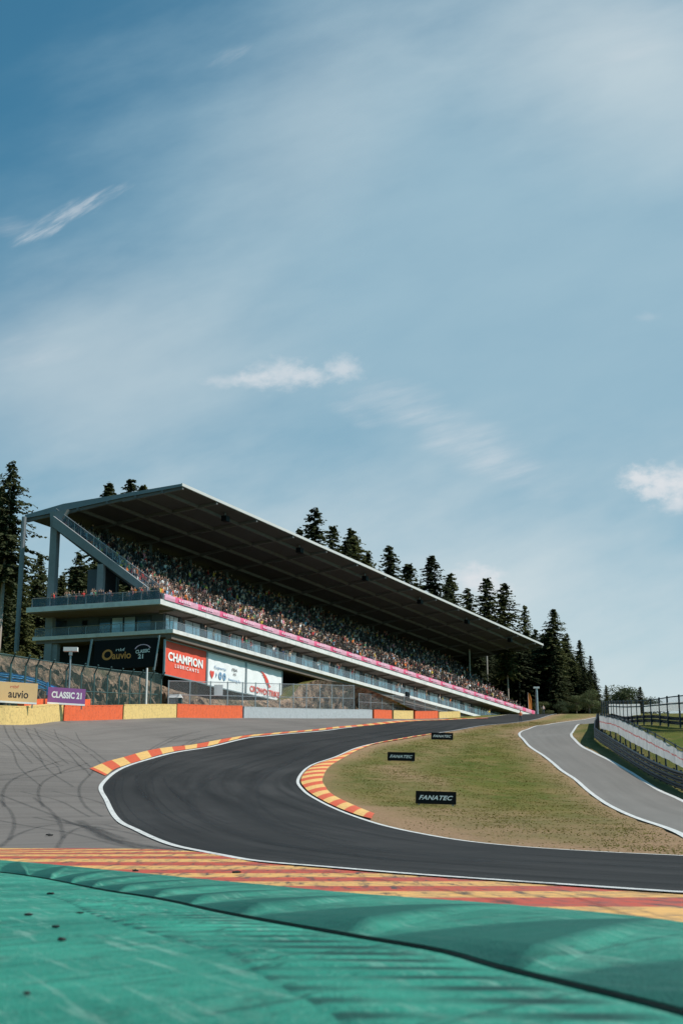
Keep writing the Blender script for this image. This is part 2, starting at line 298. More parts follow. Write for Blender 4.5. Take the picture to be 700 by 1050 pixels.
def region(name, poly, spacing, off, mat, line=None, kind='structure', uvf=None):
    poly = np.array(poly); ys = poly[:,1]; xs = poly[:,0]; b = [Vector(p) for p in poly]; m = len(b); pts2 = []
    g = spacing
    for y in np.arange(ys.min()+g*.5, ys.max(), g):
        cr = []
        for i in range(m):
            p, q = poly[i], poly[(i+1)%m]
            if (p[1] <= y) != (q[1] <= y): cr.append(p[0]+(y-p[1])/(q[1]-p[1])*(q[0]-p[0]))
        cr.sort()
        for a, c in zip(cr[::2], cr[1::2]):
            for x in np.arange(math.ceil((a+.2*g)/g)*g, c-.2*g, g): pts2.append(Vector((x, y)))
    vo, eo, fo, *_ = delaunay_2d_cdt(b+pts2, [(i, (i+1)%m) for i in range(m)], [], 1, 1e-4)
    xy = np.array([(p.x, p.y) for p in vo]); z = Hs(xy)+off
    uv = None
    if line is not None:
        L = arclen(line); uv = np.empty((len(xy), 2)); nn = normals(line)
        for i in range(0, len(xy), 500):
            d = xy[i:i+500,None]-line[None]; k = (d**2).sum(2).argmin(1); uv[i:i+500,0] = L[k]; uv[i:i+500,1] = np.abs((d[np.arange(len(k)),k]*nn[k]).sum(1))
    if uvf is not None: uv = uvf(xy)
    fs = []
    for f in fo:
        a, b_, c = [xy[i] for i in f[:3]]
        fs.append(tuple(f) if (b_[0]-a[0])*(c[1]-a[1])-(b_[1]-a[1])*(c[0]-a[0]) > 0 else tuple(f)[::-1])
    o = mkobj(name, np.c_[xy, z], fs, mat, uv=uv); o['kind'] = kind; return o
def strip(name, A, B, off, mat, nc=4, prof=None, parent=None, kind='structure', base=0.0):
    """ruled sheet between two curves of equal sample count, draped on the ground"""
    A, B = np.asarray(A), np.asarray(B); n_ = len(A); L = arclen((A+B)/2); W = np.linalg.norm(A-B, axis=1).mean(); vs = []; uv = []
    for j in range(nc+1):
        w = j/nc; q = A*(1-w)+B*w; z = Hs(q)+off
        if prof is not None: z = z+prof(L, w)
        vs.append(np.c_[q, z]); uv.append(np.c_[L, np.full(n_, w*W)])
    fs = [(j*n_+i, j*n_+i+1, (j+1)*n_+i+1, (j+1)*n_+i) for j in range(nc) for i in range(n_-1)]
    v = np.vstack(vs); a, b_, c = v[fs[0][0]], v[fs[0][1]], v[fs[0][2]]
    if np.cross(b_-a, c-a)[2] < 0: fs = [f[::-1] for f in fs]
    o = mkobj(name, v, fs, mat, parent, uv=np.vstack(uv), smoothf=False)
    if parent is None and kind: o['kind'] = kind
    return o
def offset(p, d): return np.asarray(p)+normals(np.asarray(p))*d
# ------------------------------------------------------------------ lettering
_tc = {}
def text_geo(s, bold=.0, shear=0.0, space=1.0):
    key = (s, bold, shear, space)
    if key in _tc: return _tc[key]
    cu = bpy.data.curves.new('t', 'FONT'); cu.body = s; cu.offset = bold; cu.shear = shear; cu.space_character = space; cu.resolution_u = 3; cu.align_x = 'CENTER'
    ob = bpy.data.objects.new('t', cu); C.objects.link(ob); dg = bpy.context.evaluated_depsgraph_get(); dg.update(); me = bpy.data.meshes.new_from_object(ob.evaluated_get(dg))
    v = np.array([x.co[:] for x in me.vertices]); f = [tuple(p.vertices) for p in me.polygons]; bpy.data.objects.remove(ob); bpy.data.meshes.remove(me)
    v[:,0] -= (v[:,0].min()+v[:,0].max())/2; v[:,1] -= (v[:,1].min()+v[:,1].max())/2
    w = np.ptp(v[:,0]); h = np.ptp(v[:,1]); v[:,0] /= w; v[:,1] /= h; _tc[key] = (v, f); return v, f
def put(geo, cx, cy, w, h, frame, name, mat, parent, lift=.012, rot=0):
    """flat shape in a panel's own (right, up) frame; frame(a, b, lift) -> point"""
    v, f = geo; c, s = math.cos(rot), math.sin(rot)
    q = [frame(cx+(x*w*c-y*h*s), cy+(x*w*s+y*h*c), lift) for x, y, *_ in v]
    return mkobj(name, q, f, mat, parent)
def T(s, **k): return text_geo(s, **k)
def ngon(pts2): return (np.array([(x, y, 0) for x, y in pts2]), [tuple(range(len(pts2)))])
def ringshape(ro, ri, a0, a1, k=24, sx=1, cx=0):
    v = []; 
    for i in range(k+1):
        a = a0+(a1-a0)*i/k; v += [(ro*math.cos(a)*sx, ro*math.sin(a), 0), (cx+ri*math.cos(a)*sx, ri*math.sin(a), 0)]
    return np.array(v), [(2*i, 2*i+2, 2*i+3, 2*i+1) for i in range(k)]
# ------------------------------------------------------------------ ground
xs = np.concatenate([np.arange(-400,-90,20), np.arange(-90,-16,2.5), np.arange(-16,16,.8), np.arange(16,90,2.0), np.arange(90,401,20)])
ysg = np.concatenate([np.arange(-60,0,5), np.arange(0,26,.6), np.arange(26,250,1.6), np.arange(250,340,5), np.arange(340,901,20)])
XX, YY = np.meshgrid(xs, ysg); xy = np.c_[XX.ravel(), YY.ravel()]; zz = Hs(xy); nx, ny = len(xs), len(ysg)
ground = mkobj('ground', np.c_[xy, zz], [(j*nx+i, j*nx+i+1, (j+1)*nx+i+1, (j+1)*nx+i) for j in range(ny-1) for i in range(nx-1)], M_ground, smoothf=True); ground['kind'] = 'structure'
# track edges
outer_px = [(530,736.5,262),(472,737.8,222),(417,740.6,196),(350,747),(280,754),(250,757.5),(175,772.5),(125,787.5),(102.5,805),(107.5,822.5),(122.5,845),(165,865),(220,878),(260,885),(350,893),(525,907),(700,920),(950,938)]
inner_px = [(575,738,262),(545,739.4,224),(520,742,196),(486,745.7),(444.6,752.5),(393,761),(348.6,775),(321,785),(307.4,799),(312.6,811),(331,823),(366,838),(400,848.5),(451,859),(520,868),(620,875),(700,879),(900,889)]
OUT = smooth(GP(*outer_px), .8); INN = smooth(GP(*inner_px), .8)
mid_line = (resamp(OUT, N=300)+resamp(INN, N=300))/2
region('race_track', np.vstack([OUT, INN[::-1]]), 1.2, .030, M_track, line=OUT)
def dist_to(xyq, ln):
    o = np.empty(len(xyq))
    for i in range(0, len(xyq), 2000): o[i:i+2000] = np.sqrt(((xyq[i:i+2000,None]-ln[None])**2).sum(2)).min(1)
    return o
bar_px = [(-200,742,93),(0,742,97.3),(66,738.7,108),(127,737.5,120),(180,735.7,134),(250,735.3,151),(300,736.5,170),(350,736.3,188),(385,736.3,203),(440,736.5,226),(482,737.0,244)]
BAR = smooth(GP(*bar_px), .8)
_i0 = int(((OUT-np.array(G(460,738.6)))**2).sum(1).argmin()); _i1 = int(((OUT-np.array(G(235,881.2)))**2).sum(1).argmin())
runpoly = np.vstack([offset(BAR, 2.5)[::3], offset(OUT, .2)[_i0:_i1], smooth(GP((150,873.5),(60,872),(0,872),(-200,874)), 2)])
region('asphalt_runoff', runpoly, 1.5, .012, M_runoff, line=BAR)
# right-hand road
rl_px = [(650,737.6,262),(600,738.6,230),(571.5,741.5,205),(547,745.7),(535.7,750),(533.5,754),(541.5,763),(557,774),(577,790),(600,807),(650,837),(700,855),(800,885)]
rr_px = [(650,739,215),(618,741.5,200),(600,744,185),(587,748.6),(584,754),(588.6,760),(600,768.6),(650,796),(700,823.5),(800,868)]
RL = smooth(GP(*rl_px), .8); RR = smooth(GP(*rr_px), .8)
region('side_road', np.vstack([RL, RR[::-1]]), 1.5, .018, M_road, line=RL)
def inside(p, poly):
    x, y = p[:,0], p[:,1]; c = np.zeros(len(p), bool); b_ = np.roll(poly, -1, 0)
    for (x0, y0), (x1, y1) in zip(poly, b_):
        m_ = ((y0 <= y) != (y1 <= y)); xi = x0+(y-y0)/(y1-y0+1e-12)*(x1-x0); c ^= m_ & (x < xi)
    return c
for poly_ in (np.vstack([OUT, INN[::-1]]), np.vstack([RL, RR[::-1]]), runpoly):
    zz[inside(xy, poly_)] -= .06
ground.data.vertices.foreach_set('co', np.c_[xy, zz].astype(np.float32).ravel()); ground.data.update()
dry = np.zeros(len(xy)); sel = (xy[:,1] > 20) & (xy[:,1] < 270) & (np.abs(xy[:,0]) < 90); q = xy[sel]
d1 = dist_to(q, INN); d2 = dist_to(q, RL); d3 = dist_to(q, RR)
dry[sel] = np.clip(1.2*np.exp(-(d1/np.where(q[:,1] < 62, 3.6, 1.7))**1.5)+.45*np.exp(-((d1-7-2*np.sin(q[:,1]*.11))/1.1)**2)*(q[:,1] < 100)*(q[:,0] < 6)+.9*np.exp(-(d2/1.6)**1.5)+.5*np.exp(-(d3/1.2)**2)+.35*np.exp(-((d1-6)/2.5)**2)*(rng.random(len(q))*.6+.6), 0, 1)
a = ground.data.attributes.new('dry', 'FLOAT', 'POINT'); a.data.foreach_set('value', dry.astype(np.float32))
def line_strip(name, ln, w, off, mat=M_white, side=1): 
    return strip(name, ln, offset(ln, w*side), off, mat, 1)
line_strip('white_edge_line', OUT[6:], .19, .037, side=1)
line_strip('white_edge_line', INN[6:], .16, .037, side=-1)
line_strip('white_edge_line', RL, .24, .026, side=-1); line_strip('white_edge_line', RR, .24, .026, side=1)
# kerbs
def kerb_profile(h): return lambda L, w: h*np.sin(math.pi*min(1, .15+w*.85))*np.ones_like(L)
def pair(a_px, b_px, step=.35):
    a_, b_ = smooth(GP(*a_px), .3), smooth(GP(*b_px), .3); n_ = int(arclen(a_)[-1]/step); return resamp(a_, N=n_), resamp(b_, N=n_)
KA, KB = pair([(444.6,752.8),(393,761.5),(348.6,775.5),(322,785.5),(309,799),(314,810.5),(331,822),(366,837),(381,841)],
              [(446,751.9),(397,760.0),(369,768.5),(341,784),(331,798),(334,808),(342,816),(362,826),(384,835)])
strip('striped_kerb', KA, KB, .04, M_kerb, 5, kerb_profile(.05))
strip('kerb_edging', KB, offset(KB, .35 if (normals(KB)[10]@(KB[10]-KA[10])) > 0 else -.35), .03, M_beige, 1)
KA2, KB2 = pair([(500,736.6),(472,737.5),(417,740.2),(350,746.6),(280,753.4),(250,756.8),(175,771.8),(125,786.5),(108,796)],
                [(500,736.2),(472,736.8),(417,738.7),(350,745.0),(280,751.8),(250,754.7),(175,766.3),(120,778.6),(92,788.5)])
strip('striped_kerb', KA2, KB2, .035, M_kerb2, 3, kerb_profile(.018))
Bc = smooth(GP((-200,877),(0,884),(125,896),(250,909),(375,922),(500,932),(630,945),(700,955),(900,980)), .25)
Kt = smooth(GP((-200,868),(0,871),(150,872),(225,878),(260,886),(350,894.5),(525,908.5),(700,922),(950,940)), .5)
region('painted_run_off_kerb', np.vstack([Kt, Bc[::-2]]), .5, .034, M_kerb3, uvf=lambda p: np.c_[p[:,1]*(.86+.014*p[:,1])+.9, p[:,0]])
# the green apron and its saw-tooth kerb
gp = np.vstack([Bc[::2], [(9, 5), (9,-8), (-14,-8), (-30, 6), (-40, 26)]])
region('green_runoff', gp, .45, .03, M_green)
Cc = smooth(GP((-200,884),(0,897),(125,920),(235,944),(350,967),(450,986),(515,1006),(670,1048),(800,1090)), .2)
nC = 1500; Ba, Ca = resamp(smooth(GP((-200,877),(0,884.5),(125,896.5),(250,909.5),(375,922.5),(500,933),(630,946),(700,956),(900,982)), .2), N=nC), resamp(Cc, N=nC)
Lk = arclen(Ba)
def saw(L, w):
    q = (L % 1.9)/1.9; up = np.clip((q-(1-w)*.85)/.86, 0, 1)*(1-np.clip((q-.86)/.14, 0, 1)); edge = min(1, (1-w)/.07)
    return .010+.016*math.sin(math.pi*w)*edge+.042*up*edge
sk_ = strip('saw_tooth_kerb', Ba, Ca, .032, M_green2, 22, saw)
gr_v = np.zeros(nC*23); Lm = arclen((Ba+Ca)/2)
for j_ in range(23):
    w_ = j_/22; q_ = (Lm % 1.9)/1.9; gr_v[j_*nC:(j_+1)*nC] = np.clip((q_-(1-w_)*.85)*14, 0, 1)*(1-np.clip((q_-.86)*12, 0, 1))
sk_.data.attributes.new('shade_grime', 'FLOAT', 'POINT').data.foreach_set('value', gr_v.astype(np.float32))  # ramp faces darker: their shade put into the paint, with tyre grime
strip('drain_groove', offset(Ca, .008), offset(Ca, -.010), .037, M_groove, 1)
Rn = Ca[int(nC*.60):]; sgn = -1 if (normals(Rn)[5]@(Rn[5]-Ba[int(nC*.60)+5])) < 0 else 1
Rf = resamp(Rn, N=1700); va, vb = offset(Rf, sgn*.05), offset(Rf, sgn*.74)
vs_, nr_, gv_ = [], 22, []; fd_ = np.clip(np.arange(1700)/260, 0, 1)
for j_ in range(nr_+1):
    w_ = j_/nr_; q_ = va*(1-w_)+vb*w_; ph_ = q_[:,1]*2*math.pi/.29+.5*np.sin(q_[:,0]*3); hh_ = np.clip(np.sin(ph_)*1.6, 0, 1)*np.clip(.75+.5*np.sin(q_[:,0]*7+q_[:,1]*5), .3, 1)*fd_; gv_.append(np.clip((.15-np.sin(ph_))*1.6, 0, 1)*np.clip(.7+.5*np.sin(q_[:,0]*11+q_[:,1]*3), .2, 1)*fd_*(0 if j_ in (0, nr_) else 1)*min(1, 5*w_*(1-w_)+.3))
    vs_.append(np.c_[q_, Hs(q_)+.034+.006*hh_*min(1, 6*w_*(1-w_))-(.020 if j_ == nr_ else .006 if j_ > nr_-3 else 0)])
k_ = len(Rf); vv_ = np.vstack(vs_); fs_ = [(j*k_+i, j*k_+i+1, (j+1)*k_+i+1, (j+1)*k_+i) for j in range(nr_) for i in range(k_-1)]
if np.cross(vv_[fs_[0][1]]-vv_[fs_[0][0]], vv_[fs_[0][2]]-vv_[fs_[0][0]])[2] < 0: fs_ = [f_[::-1] for f_ in fs_]
rr_ = mkobj('rumble_ribs', vv_, fs_, M_ribs); rr_['kind'] = 'structure'; rr_.data.attributes.new('shade_grime', 'FLOAT', 'POINT').data.foreach_set('value', np.concatenate(gv_).astype(np.float32))  # valleys darker: groove dirt plus shade put into the colour
# tyre marks
def mark(px, w, off=.018, twin=True, pp=None, ww=None):
    if pp is None: w = w*.62; p = smooth(GP(*px), .5)
    else: p = resamp(pp, step=.5); w = ww
    A_, B_ = p, offset(p, w); L = arclen(p); zz_ = off
    if twin and w < .21: mark(None, 0, off, False, offset(p, 1.45), w*1.1)
    o = strip('tyre_mark', A_, B_, zz_, M_mark, 1); uvl = o.data.uv_layers[0]; arr = np.empty(len(uvl.data)*2, np.float32); uvl.data.foreach_get('uv', arr); arr = arr.reshape(-1, 2); arr[:,1] = arr[:,1] > 1e-6
    uvl.data.foreach_set('uv', arr.ravel())
for px, w in [([(-20,804),(45,796),(93,788)], .30), ([(3,744),(6,752),(14,764),(32,783)], .28), ([(12,744),(16,753),(28,768),(42,782)], .28), ([(18,748),(45,758),(66,770),(85,790)], .30), ([(26,747),(52,757),(72,769),(92,787)], .28),
              ([(95,789),(82,803),(79,814),(86,828),(102,838)], .32), ([(47,828),(42,812),(50,800),(70,790),(92,783)], .32), ([(152,771),(140,785),(135,797),(140,808),(150,820)], .30),
              ([(197,751),(172,758),(150,771),(138,783)], .26), ([(205,750),(180,757),(158,768)], .24), ([(-10,812),(25,826),(60,840),(100,856),(142,871)], .35), ([(-10,840),(40,850),(90,860),(150,872)], .30),
              ([(-5,818),(8,832),(12,846),(6,862)], .3), ([(60,872),(72,856),(98,846),(120,850)], .30), ([(75,842),(95,858),(130,866),(170,872)], .7), ([(85,848),(105,862),(140,870),(190,876)], .9), ([(48,838),(90,850),(125,862)], .5),
              ([(55,748),(58,756),(66,766)], .2), ([(400,741),(330,744),(230,751),(150,757)], .22), ([(0,770),(30,775),(55,784),(62,794)], .22), ([(20,812),(60,822),(90,838)], .25), ([(-10,756),(10,768),(18,786),(40,806)], .25)]: mark(px, w)
for px, w in [([(118,800),(116,815),(126,838),(150,856)], .2), ([(126,797),(124,815),(135,835),(165,856)], .18), ([(150,790),(175,776),(230,764),(330,751)], .3), ([(140,800),(160,782),(215,770),(320,757)], .25), ([(430,876),(520,884),(640,890),(720,893)], .25), ([(260,872),(340,882),(460,890)], .25), ([(300,780),(268,800),(262,820),(290,845),(360,866)], .4), ([(140,807),(148,818),(160,832),(185,846)], .3), ([(137,795),(140,808),(150,822)], .3), ([(540,888),(620,890),(720,892)], .35), ([(430,888),(520,889.5),(600,891)], .2), ([(460,744),(380,756),(300,778),(250,806),(250,835),(330,868),(480,886)], 1.2), ([(470,742),(370,753),(280,774),(210,800),(190,830),(260,864),(400,886)], .9)]: mark(px, w, .036)
for px, w in [([(575,922),(600,931),(640,948)], .1), ([(440,915),(485,925),(520,932)], .16), ([(150,881),(190,882),(250,889)], .3), ([(250,889),(330,897),(420,903)], .15), ([(330,896),(370,903),(420,911)], .2)]: mark(px, w, .040)
# rubber debris
for i, (u, v, s, lb) in enumerate([(52,922,.055,'flat black rubber scrap at the left on green paint, farthest of the green ones'),(29,946,.035,'small rubber scrap nearest the left edge, halfway down the green paint'),(82,944,.03,'tiny rubber crumb on green paint right of the other crumbs'),
        (57,960,.03,'tiny rubber crumb just above the round dark lump'),(63,975,.036,'round dark rubber lump in the middle of the green paint at left'),(27,1037,.022,'blurred rubber crumb nearest the camera at the lower left corner'),
        (139,896,.09,'black rubber scrap lying on the saw-tooth kerb edge'),(243,898,.10,'black rubber scrap lying on the worn orange and yellow kerb'),(51,858,.16,'lone dark rubber scrap on the grey asphalt near the orange kerb')]):
    x, y = G(u, v); bm = bmesh.new(); s *= .40; bmesh.ops.create_icosphere(bm, subdivisions=2, radius=s)
    for vv in bm.verts: vv.co.x *= 1.35+.4*math.sin(i); vv.co.z *= .42; vv.co += Vector([random.uniform(-.18,.18)*s for _ in range(3)])
    me = bpy.data.meshes.new('rubber_scrap'); bm.to_mesh(me); bm.free(); me.materials.append(M_rubber); o = bpy.data.objects.new('rubber_scrap', me); C.objects.link(o); o.location = (x, y, H(x, y)+.035+s*.3); tag(o, lb, 'rubber debris', 'rubber scraps on the run-off')
# grass blades on the infield and verges
inf_poly = np.vstack([offset(INN, -.0), RL[::-1]])
cand = np.c_[rng.uniform(-4, 36, 420000), 26+190*rng.random(420000)**1.7]
ipoly = np.vstack([INN[::2], [RL[-1]], RL[::-2]]); cand = cand[inside(cand, ipoly)]
cand = cand[(dist_to(cand, INN[::3]) > np.where(cand[:,1] < 62, .6+5*rng.random(len(cand)), .4+rng.random(len(cand))**2*2.0))]
if len(cand):
    kq = np.vstack([KA, KB])[::4]; cand = cand[dist_to(cand, kq) > .7+1.8*rng.random(len(cand))**2]
cand = cand[dist_to(cand, RL[::2]) > .45+rng.random(len(cand))*.8][:110000]
clump = np.sin(cand[:,0]*1.7+np.sin(cand[:,1]*.9)*2)*np.sin(cand[:,1]*1.1+1.3*np.sin(cand[:,0]*.8)); cand = cand[rng.random(len(cand)) < .45+.5*clump]
nb = len(cand); z = Hs(cand); an = rng.uniform(0, math.pi, nb); wd = .016+.0003*cand[:,1]; ht = rng.uniform(.006, .035, nb)
p0 = np.c_[cand[:,0]-np.cos(an)*wd, cand[:,1]-np.sin(an)*wd, z]; p1 = np.c_[cand[:,0]+np.cos(an)*wd, cand[:,1]+np.sin(an)*wd, z]; p2 = np.c_[cand+rng.normal(0,.05,(nb,2)), z+ht]
g_ = mkobj('grass', np.stack([p0,p1,p2],1).reshape(-1,3), np.arange(nb*3).reshape(-1,3), M_blade); tag(g_, 'short dry olive grass covering the infield', 'grass', kind='stuff')
# ------------------------------------------------------------------ hillside and rock bank behind the barrier
top = [(-260,650,112),(-100,664,114),(0,672,118),(60,680,124),(100,686,132),(140,693,141),(180,708,148),(215,717,157),(250,718,168),(286,718,181),(297,716,187),(307,703,190),(325,697,193),(350,700,198),(376,706,203),(400,716,212),(418,725,219),(440,733.5,227),(470,736.5,240)]
bot = [(-260,744),(-100,742.5),(0,741.5),(60,739),(100,738),(140,737),(180,735.8),(215,735.5),(250,735.3),(290,736),(320,736.2),(350,736.2),(376,736.2),(400,736.2),(418,736.3),(440,736.6),(470,737)]
NB = 430
Tp = resamp(np.array([at(*c) for c in top]), N=NB); Bt = resamp(np.array([(*G(*c), 0) for c in bot]), N=NB)
for i in range(NB):
    d = Tp[i,:2]-Bt[i,:2]; Bt[i,:2] += d/np.linalg.norm(d)*2.8; Bt[i,2] = H(*Bt[i,:2])-.5
rows = 46; V = []
from mathutils import noise as mn
for j in range(rows):
    w = j/(rows-1); q = Bt*(1-w)+Tp*w; q = q.copy(); prof = (w**.7-w)*.9; q[:,2] += prof*(Tp[:,2]-Bt[:,2])
    for i in range(NB):
        hgt = max(.3, Tp[i,2]-Bt[i,2]); am = math.sin(math.pi*min(1, w*.92+.08))*min(1, hgt/4)
        p = Vector(q[i]); pp = Vector((p.x, p.y, p.z*1.7)); nz = mn.fractal(pp*.3, 1, 2.1, 5); cr = mn.cell(pp*.55+Vector((nz, nz, 0)))-.5; c2 = mn.cell(pp*1.5)-.5; ri = mn.ridged_multi_fractal(pp*.4, 1, 2.2, 4, 1, 2)-1.2
        q[i] += np.array([.3*am*cr, am*(.7*nz-1.0*cr-.5*c2+.35*ri), am*(.5*nz+.9*cr+.4*c2)])
    V.append(q)
rb = mkobj('rock_bank', np.vstack(V), [(j*NB+i, j*NB+i+1, (j+1)*NB+i+1, (j+1)*NB+i) for j in range(rows-1) for i in range(NB-1)], M_rock); rb['kind'] = 'structure'
hv = [V[-1]]
for dd, dz in [(6,.3),(20,.8),(60,3),(110,9),(200,22)]:
    q = Tp.copy(); s_ = np.linspace(0, 1, NB); q[:,0] += -dd*(.75-.2*s_); q[:,1] += dd*(.7+.2*s_); left = np.clip((.42-s_)/.42, 0, 1)
    q[:,2] += dz*(.35+1.4*left); hv.append(q)
hs = mkobj('hillside', np.vstack(hv), [(j*NB+i, j*NB+i+1, (j+1)*NB+i+1, (j+1)*NB+i) for j in range(len(hv)-1) for i in range(NB-1)], M_ground, smoothf=True); hs['kind'] = 'structure'
from mathutils.bvhtree import BVHTree
_bv = BVHTree.FromPolygons([tuple(v.co) for v in hs.data.vertices], [tuple(p.vertices) for p in hs.data.polygons])
def ZG(x, y):
    r = _bv.ray_cast(Vector((x, y, 300)), Vector((0,0,-1))); z = H(x, y); return max(z, r[0].z) if r[0] is not None else z
# ------------------------------------------------------------------ barriers
BL = smooth(GP(*bar_px), .3)
def cut(ln, uv0, uv1):
    z = Hs(ln); us = 350+F*ln[:,0]/(ln[:,1]*math.cos(P)+z*math.sin(P)); return ln[(us >= uv0[0]) & (us <= uv1[0])]
def wallstrip(ln, h, th, mat, name, parent=None, z0=0, lo=.0, panel=0):
    nn = normals(ln); s_ = 1 if nn[len(nn)//2][1] > 0 else -1; bk = ln+nn*s_*th; z = Hs(ln)+z0; L = arclen(ln); m_ = MB(); k = len(ln)
    r = np.array([.0 if not panel else (.035 if (l % panel) < .12 else 0) for l in L]); fr = ln+nn*s_*r[:,None]
    rows_ = [np.c_[fr, z+lo], np.c_[fr, z+h], np.c_[bk, z+h], np.c_[bk, z+lo]]
    v = np.vstack(rows_); f = [(j*k+i, j*k+i+1, (j+1)*k+i+1, (j+1)*k+i) for j in range(3) for i in range(k-1)] + [(0,k,2*k,3*k),(k-1,4*k-1,3*k-1,2*k-1)]
    return mkobj(name, v, f, mat, parent, uv=np.tile(np.c_[L, L*0], (4,1)))
segs = [(-200,0,None,None)]
def bv(u): return np.interp(u, [p[0] for p in bar_px], [p[1] for p in bar_px])
for u0, u1, m_, h, lb in [(-120,65,M_by,1.25,'long sand yellow tyre barrier at the left edge below the boards'),(66,126,M_bo,1.15,'bright orange tyre barrier below the purple board'),(127,181,M_by,1.2,'yellow tyre barrier between two orange ones'),
        (182,249,M_bo,1.25,'bright orange tyre barrier beside the grey panelled wall'),(250,382,M_bg,1.15,'long light grey panelled barrier below the rocks'),(383,402,M_bo,1.2,'short orange barrier at the right end of the grey wall'),
        (403,424,M_by,1.2,'short yellow barrier below the marshal'),(425,449,M_bo,1.15,'short orange barrier farthest to the right'),(450,472,M_by,1.0,'last low yellow barrier at the crest of the track')]:
    ln = cut(BL, (u0, bv(u0)), (u1, bv(u1))); p0 = ln[0]; e = empty('tyre_barrier', (p0[0], p0[1], H(*p0)), lb, 'barrier', 'barriers along the run-off')
    e['_p'] = 1; inv = Vector(e.location)
    o = wallstrip(ln, h, .9, m_, 'belt_panel', e, panel=1.5 if m_ is not M_bg else 2.0); o.location = -inv
    cap = wallstrip(offset(ln, 0)-normals(ln)*.0, h+.07, .93, m_, 'top_strap', e, lo=h-.02); cap.location = -inv; cap.location.y -= .0
    del e['_p']
bkl = cut(BL, (38,740), (106,737.8)); n2 = normals(bkl); s2 = 1 if n2[3][1] > 0 else -1
o = wallstrip(bkl+n2*s2*1.1, 1.55, .5, M_bo, 'rear_tyre_barrier'); tag(o, 'thin orange second row of barrier showing just above the first, under the purple board', 'barrier')
# ------------------------------------------------------------------ fences
def vline(m_, p, h, r, z, k=6): m_.tube([(p[0], p[1], z), (p[0], p[1], z+h)], r, k)
def fence(name, ln, tops, step, postmat, meshm, label, cat='fence', rails=(1.0,), r=.06, bent=0, z0=None, mesh_lo=0.1, postname='post', group=None):
    """ln: dense base line; tops: height as function of fraction"""
    L = arclen(ln); z = Hs(ln) if z0 is None else z0(ln); e = empty(name, (ln[0][0], ln[0][1], z[0]), label, cat, group); loc = Vector(e.location); fr = L/L[-1]; ht = np.array([tops(f) for f in fr])
    idx = [int(np.searchsorted(L, s_)) for s_ in np.arange(0, L[-1], step)]; nn = normals(ln)
    for i in idx[:98]:
        i = min(i, len(ln)-1); m_ = MB(); x, y = ln[i]; zz_ = z[i]; h = ht[i]; pp = [(x,y,zz_-.3),(x,y,zz_+h*.86)]
        pp += [(x+bent, y-bent*.8, zz_+h+.1)] if bent else [(x,y,zz_+h+.05)]
        m_.tube(pp, r, 6); o = m_.build(postname, postmat, e); o.location = -loc
    for rr in rails:
        m_ = MB(); m_.tube([(ln[i][0], ln[i][1], z[i]+ht[i]*rr) for i in range(0, len(ln), 4)], r*.6, 5); o = m_.build('rail', postmat, e); o.location = -loc
    if meshm:
        k = len(ln); v = np.vstack([np.c_[ln, z+mesh_lo], np.c_[ln, z+ht*.99]]); uv = np.vstack([np.c_[L, L*0], np.c_[L, ht]])
        o = mkobj('wire_mesh', v, [(i,i+1,k+i+1,k+i) for i in range(k-1)], meshm, e, uv=uv); o.location = -loc
    return e
def back(ln, d): nn = normals(ln); s_ = 1 if nn[len(nn)//2][1] > 0 else -1; return ln+nn*s_*d
f1 = back(cut(BL, (-120, bv(-120)), (182, bv(182))), 1.6)
def h_from(px_top):
    us = [p[0] for p in px_top]; vs_ = [p[1] for p in px_top]
    def f(ln):
        out = []
        for x, y in ln:
            u = 350+F*x/(y*math.cos(P)+H(x, y)*math.sin(P)); out.append(ray(u, np.interp(u, us, vs_))[2]*y-H(x, y))
        return np.array(out)
    return f
def tops_of(ln, px): hh = h_from(px)(ln); L = arclen(ln); return lambda f: float(np.interp(f, L/L[-1], hh))
fence('catch_fence', f1, tops_of(f1, [(-200,650),(0,670),(49,678),(98,684),(121,687),(182,692),(250,697)]), 2.9, M_greenpost, M_meshg, 'tall dark green wire catch fence behind the yellow and orange barriers at left', rails=(.99,.5), r=.075, bent=.35)
f2 = back(cut(BL, (186, bv(186)), (374, bv(374))), 1.5)
fence('catch_fence', f2, tops_of(f2, [(180,698),(290,701),(376,703),(400,704)]), 5.0, M_steel, M_meshs, 'grey steel wire fence in front of the rocks above the grey barrier', rails=(.99,.6), r=.07)
f3 = back(cut(BL, (378, bv(378)), (479, bv(479))), 1.5)
fence('catch_fence', f3, tops_of(f3, [(370,711),(417,714),(440,722),(460,727),(480,731.5)]), 5.0, M_steel, M_meshs, 'lower grey steel fence farther right in front of the stand walkway', rails=(.99,.65,.35), r=.06)
# blue guardrail behind the boards
def guardrail(name, ln, zb, beams, mat, label, step, h, post_mat=None, group=None, z0=None, th=.06):
    z = Hs(ln) if z0 is None else z0(ln); e = empty(name, (ln[0][0], ln[0][1], z[0]), label, 'guardrail', group); loc = Vector(e.location); nn = normals(ln); k = len(ln)
    for b0, bh in beams:
        prof = [(0,0),(th,.18*bh),(th,.36*bh),(0,.5*bh),(th,.64*bh),(th,.82*bh),(0,bh)]; v = []; 
        for o_, zz_ in prof: v.append(np.c_[ln+nn*o_, z+b0+zz_])
        o = mkobj('rail_beam', np.vstack(v), [(j*k+i,j*k+i+1,(j+1)*k+i+1,(j+1)*k+i) for j in range(len(prof)-1) for i in range(k-1)], mat, e); o.location = -loc
    L = arclen(ln)
    for s_ in np.arange(0, L[-1], step)[:98]:
        i = min(int(np.searchsorted(L, s_)), k-1); p = ln[i]-nn[i]*.12; m_ = MB(); m_.box((p[0]-.05,p[1]-.05,z[i]-.3),(p[0]+.05,p[1]+.05,z[i]+h)); o = m_.build('post', post_mat or mat, e); o.location = -loc
    return e
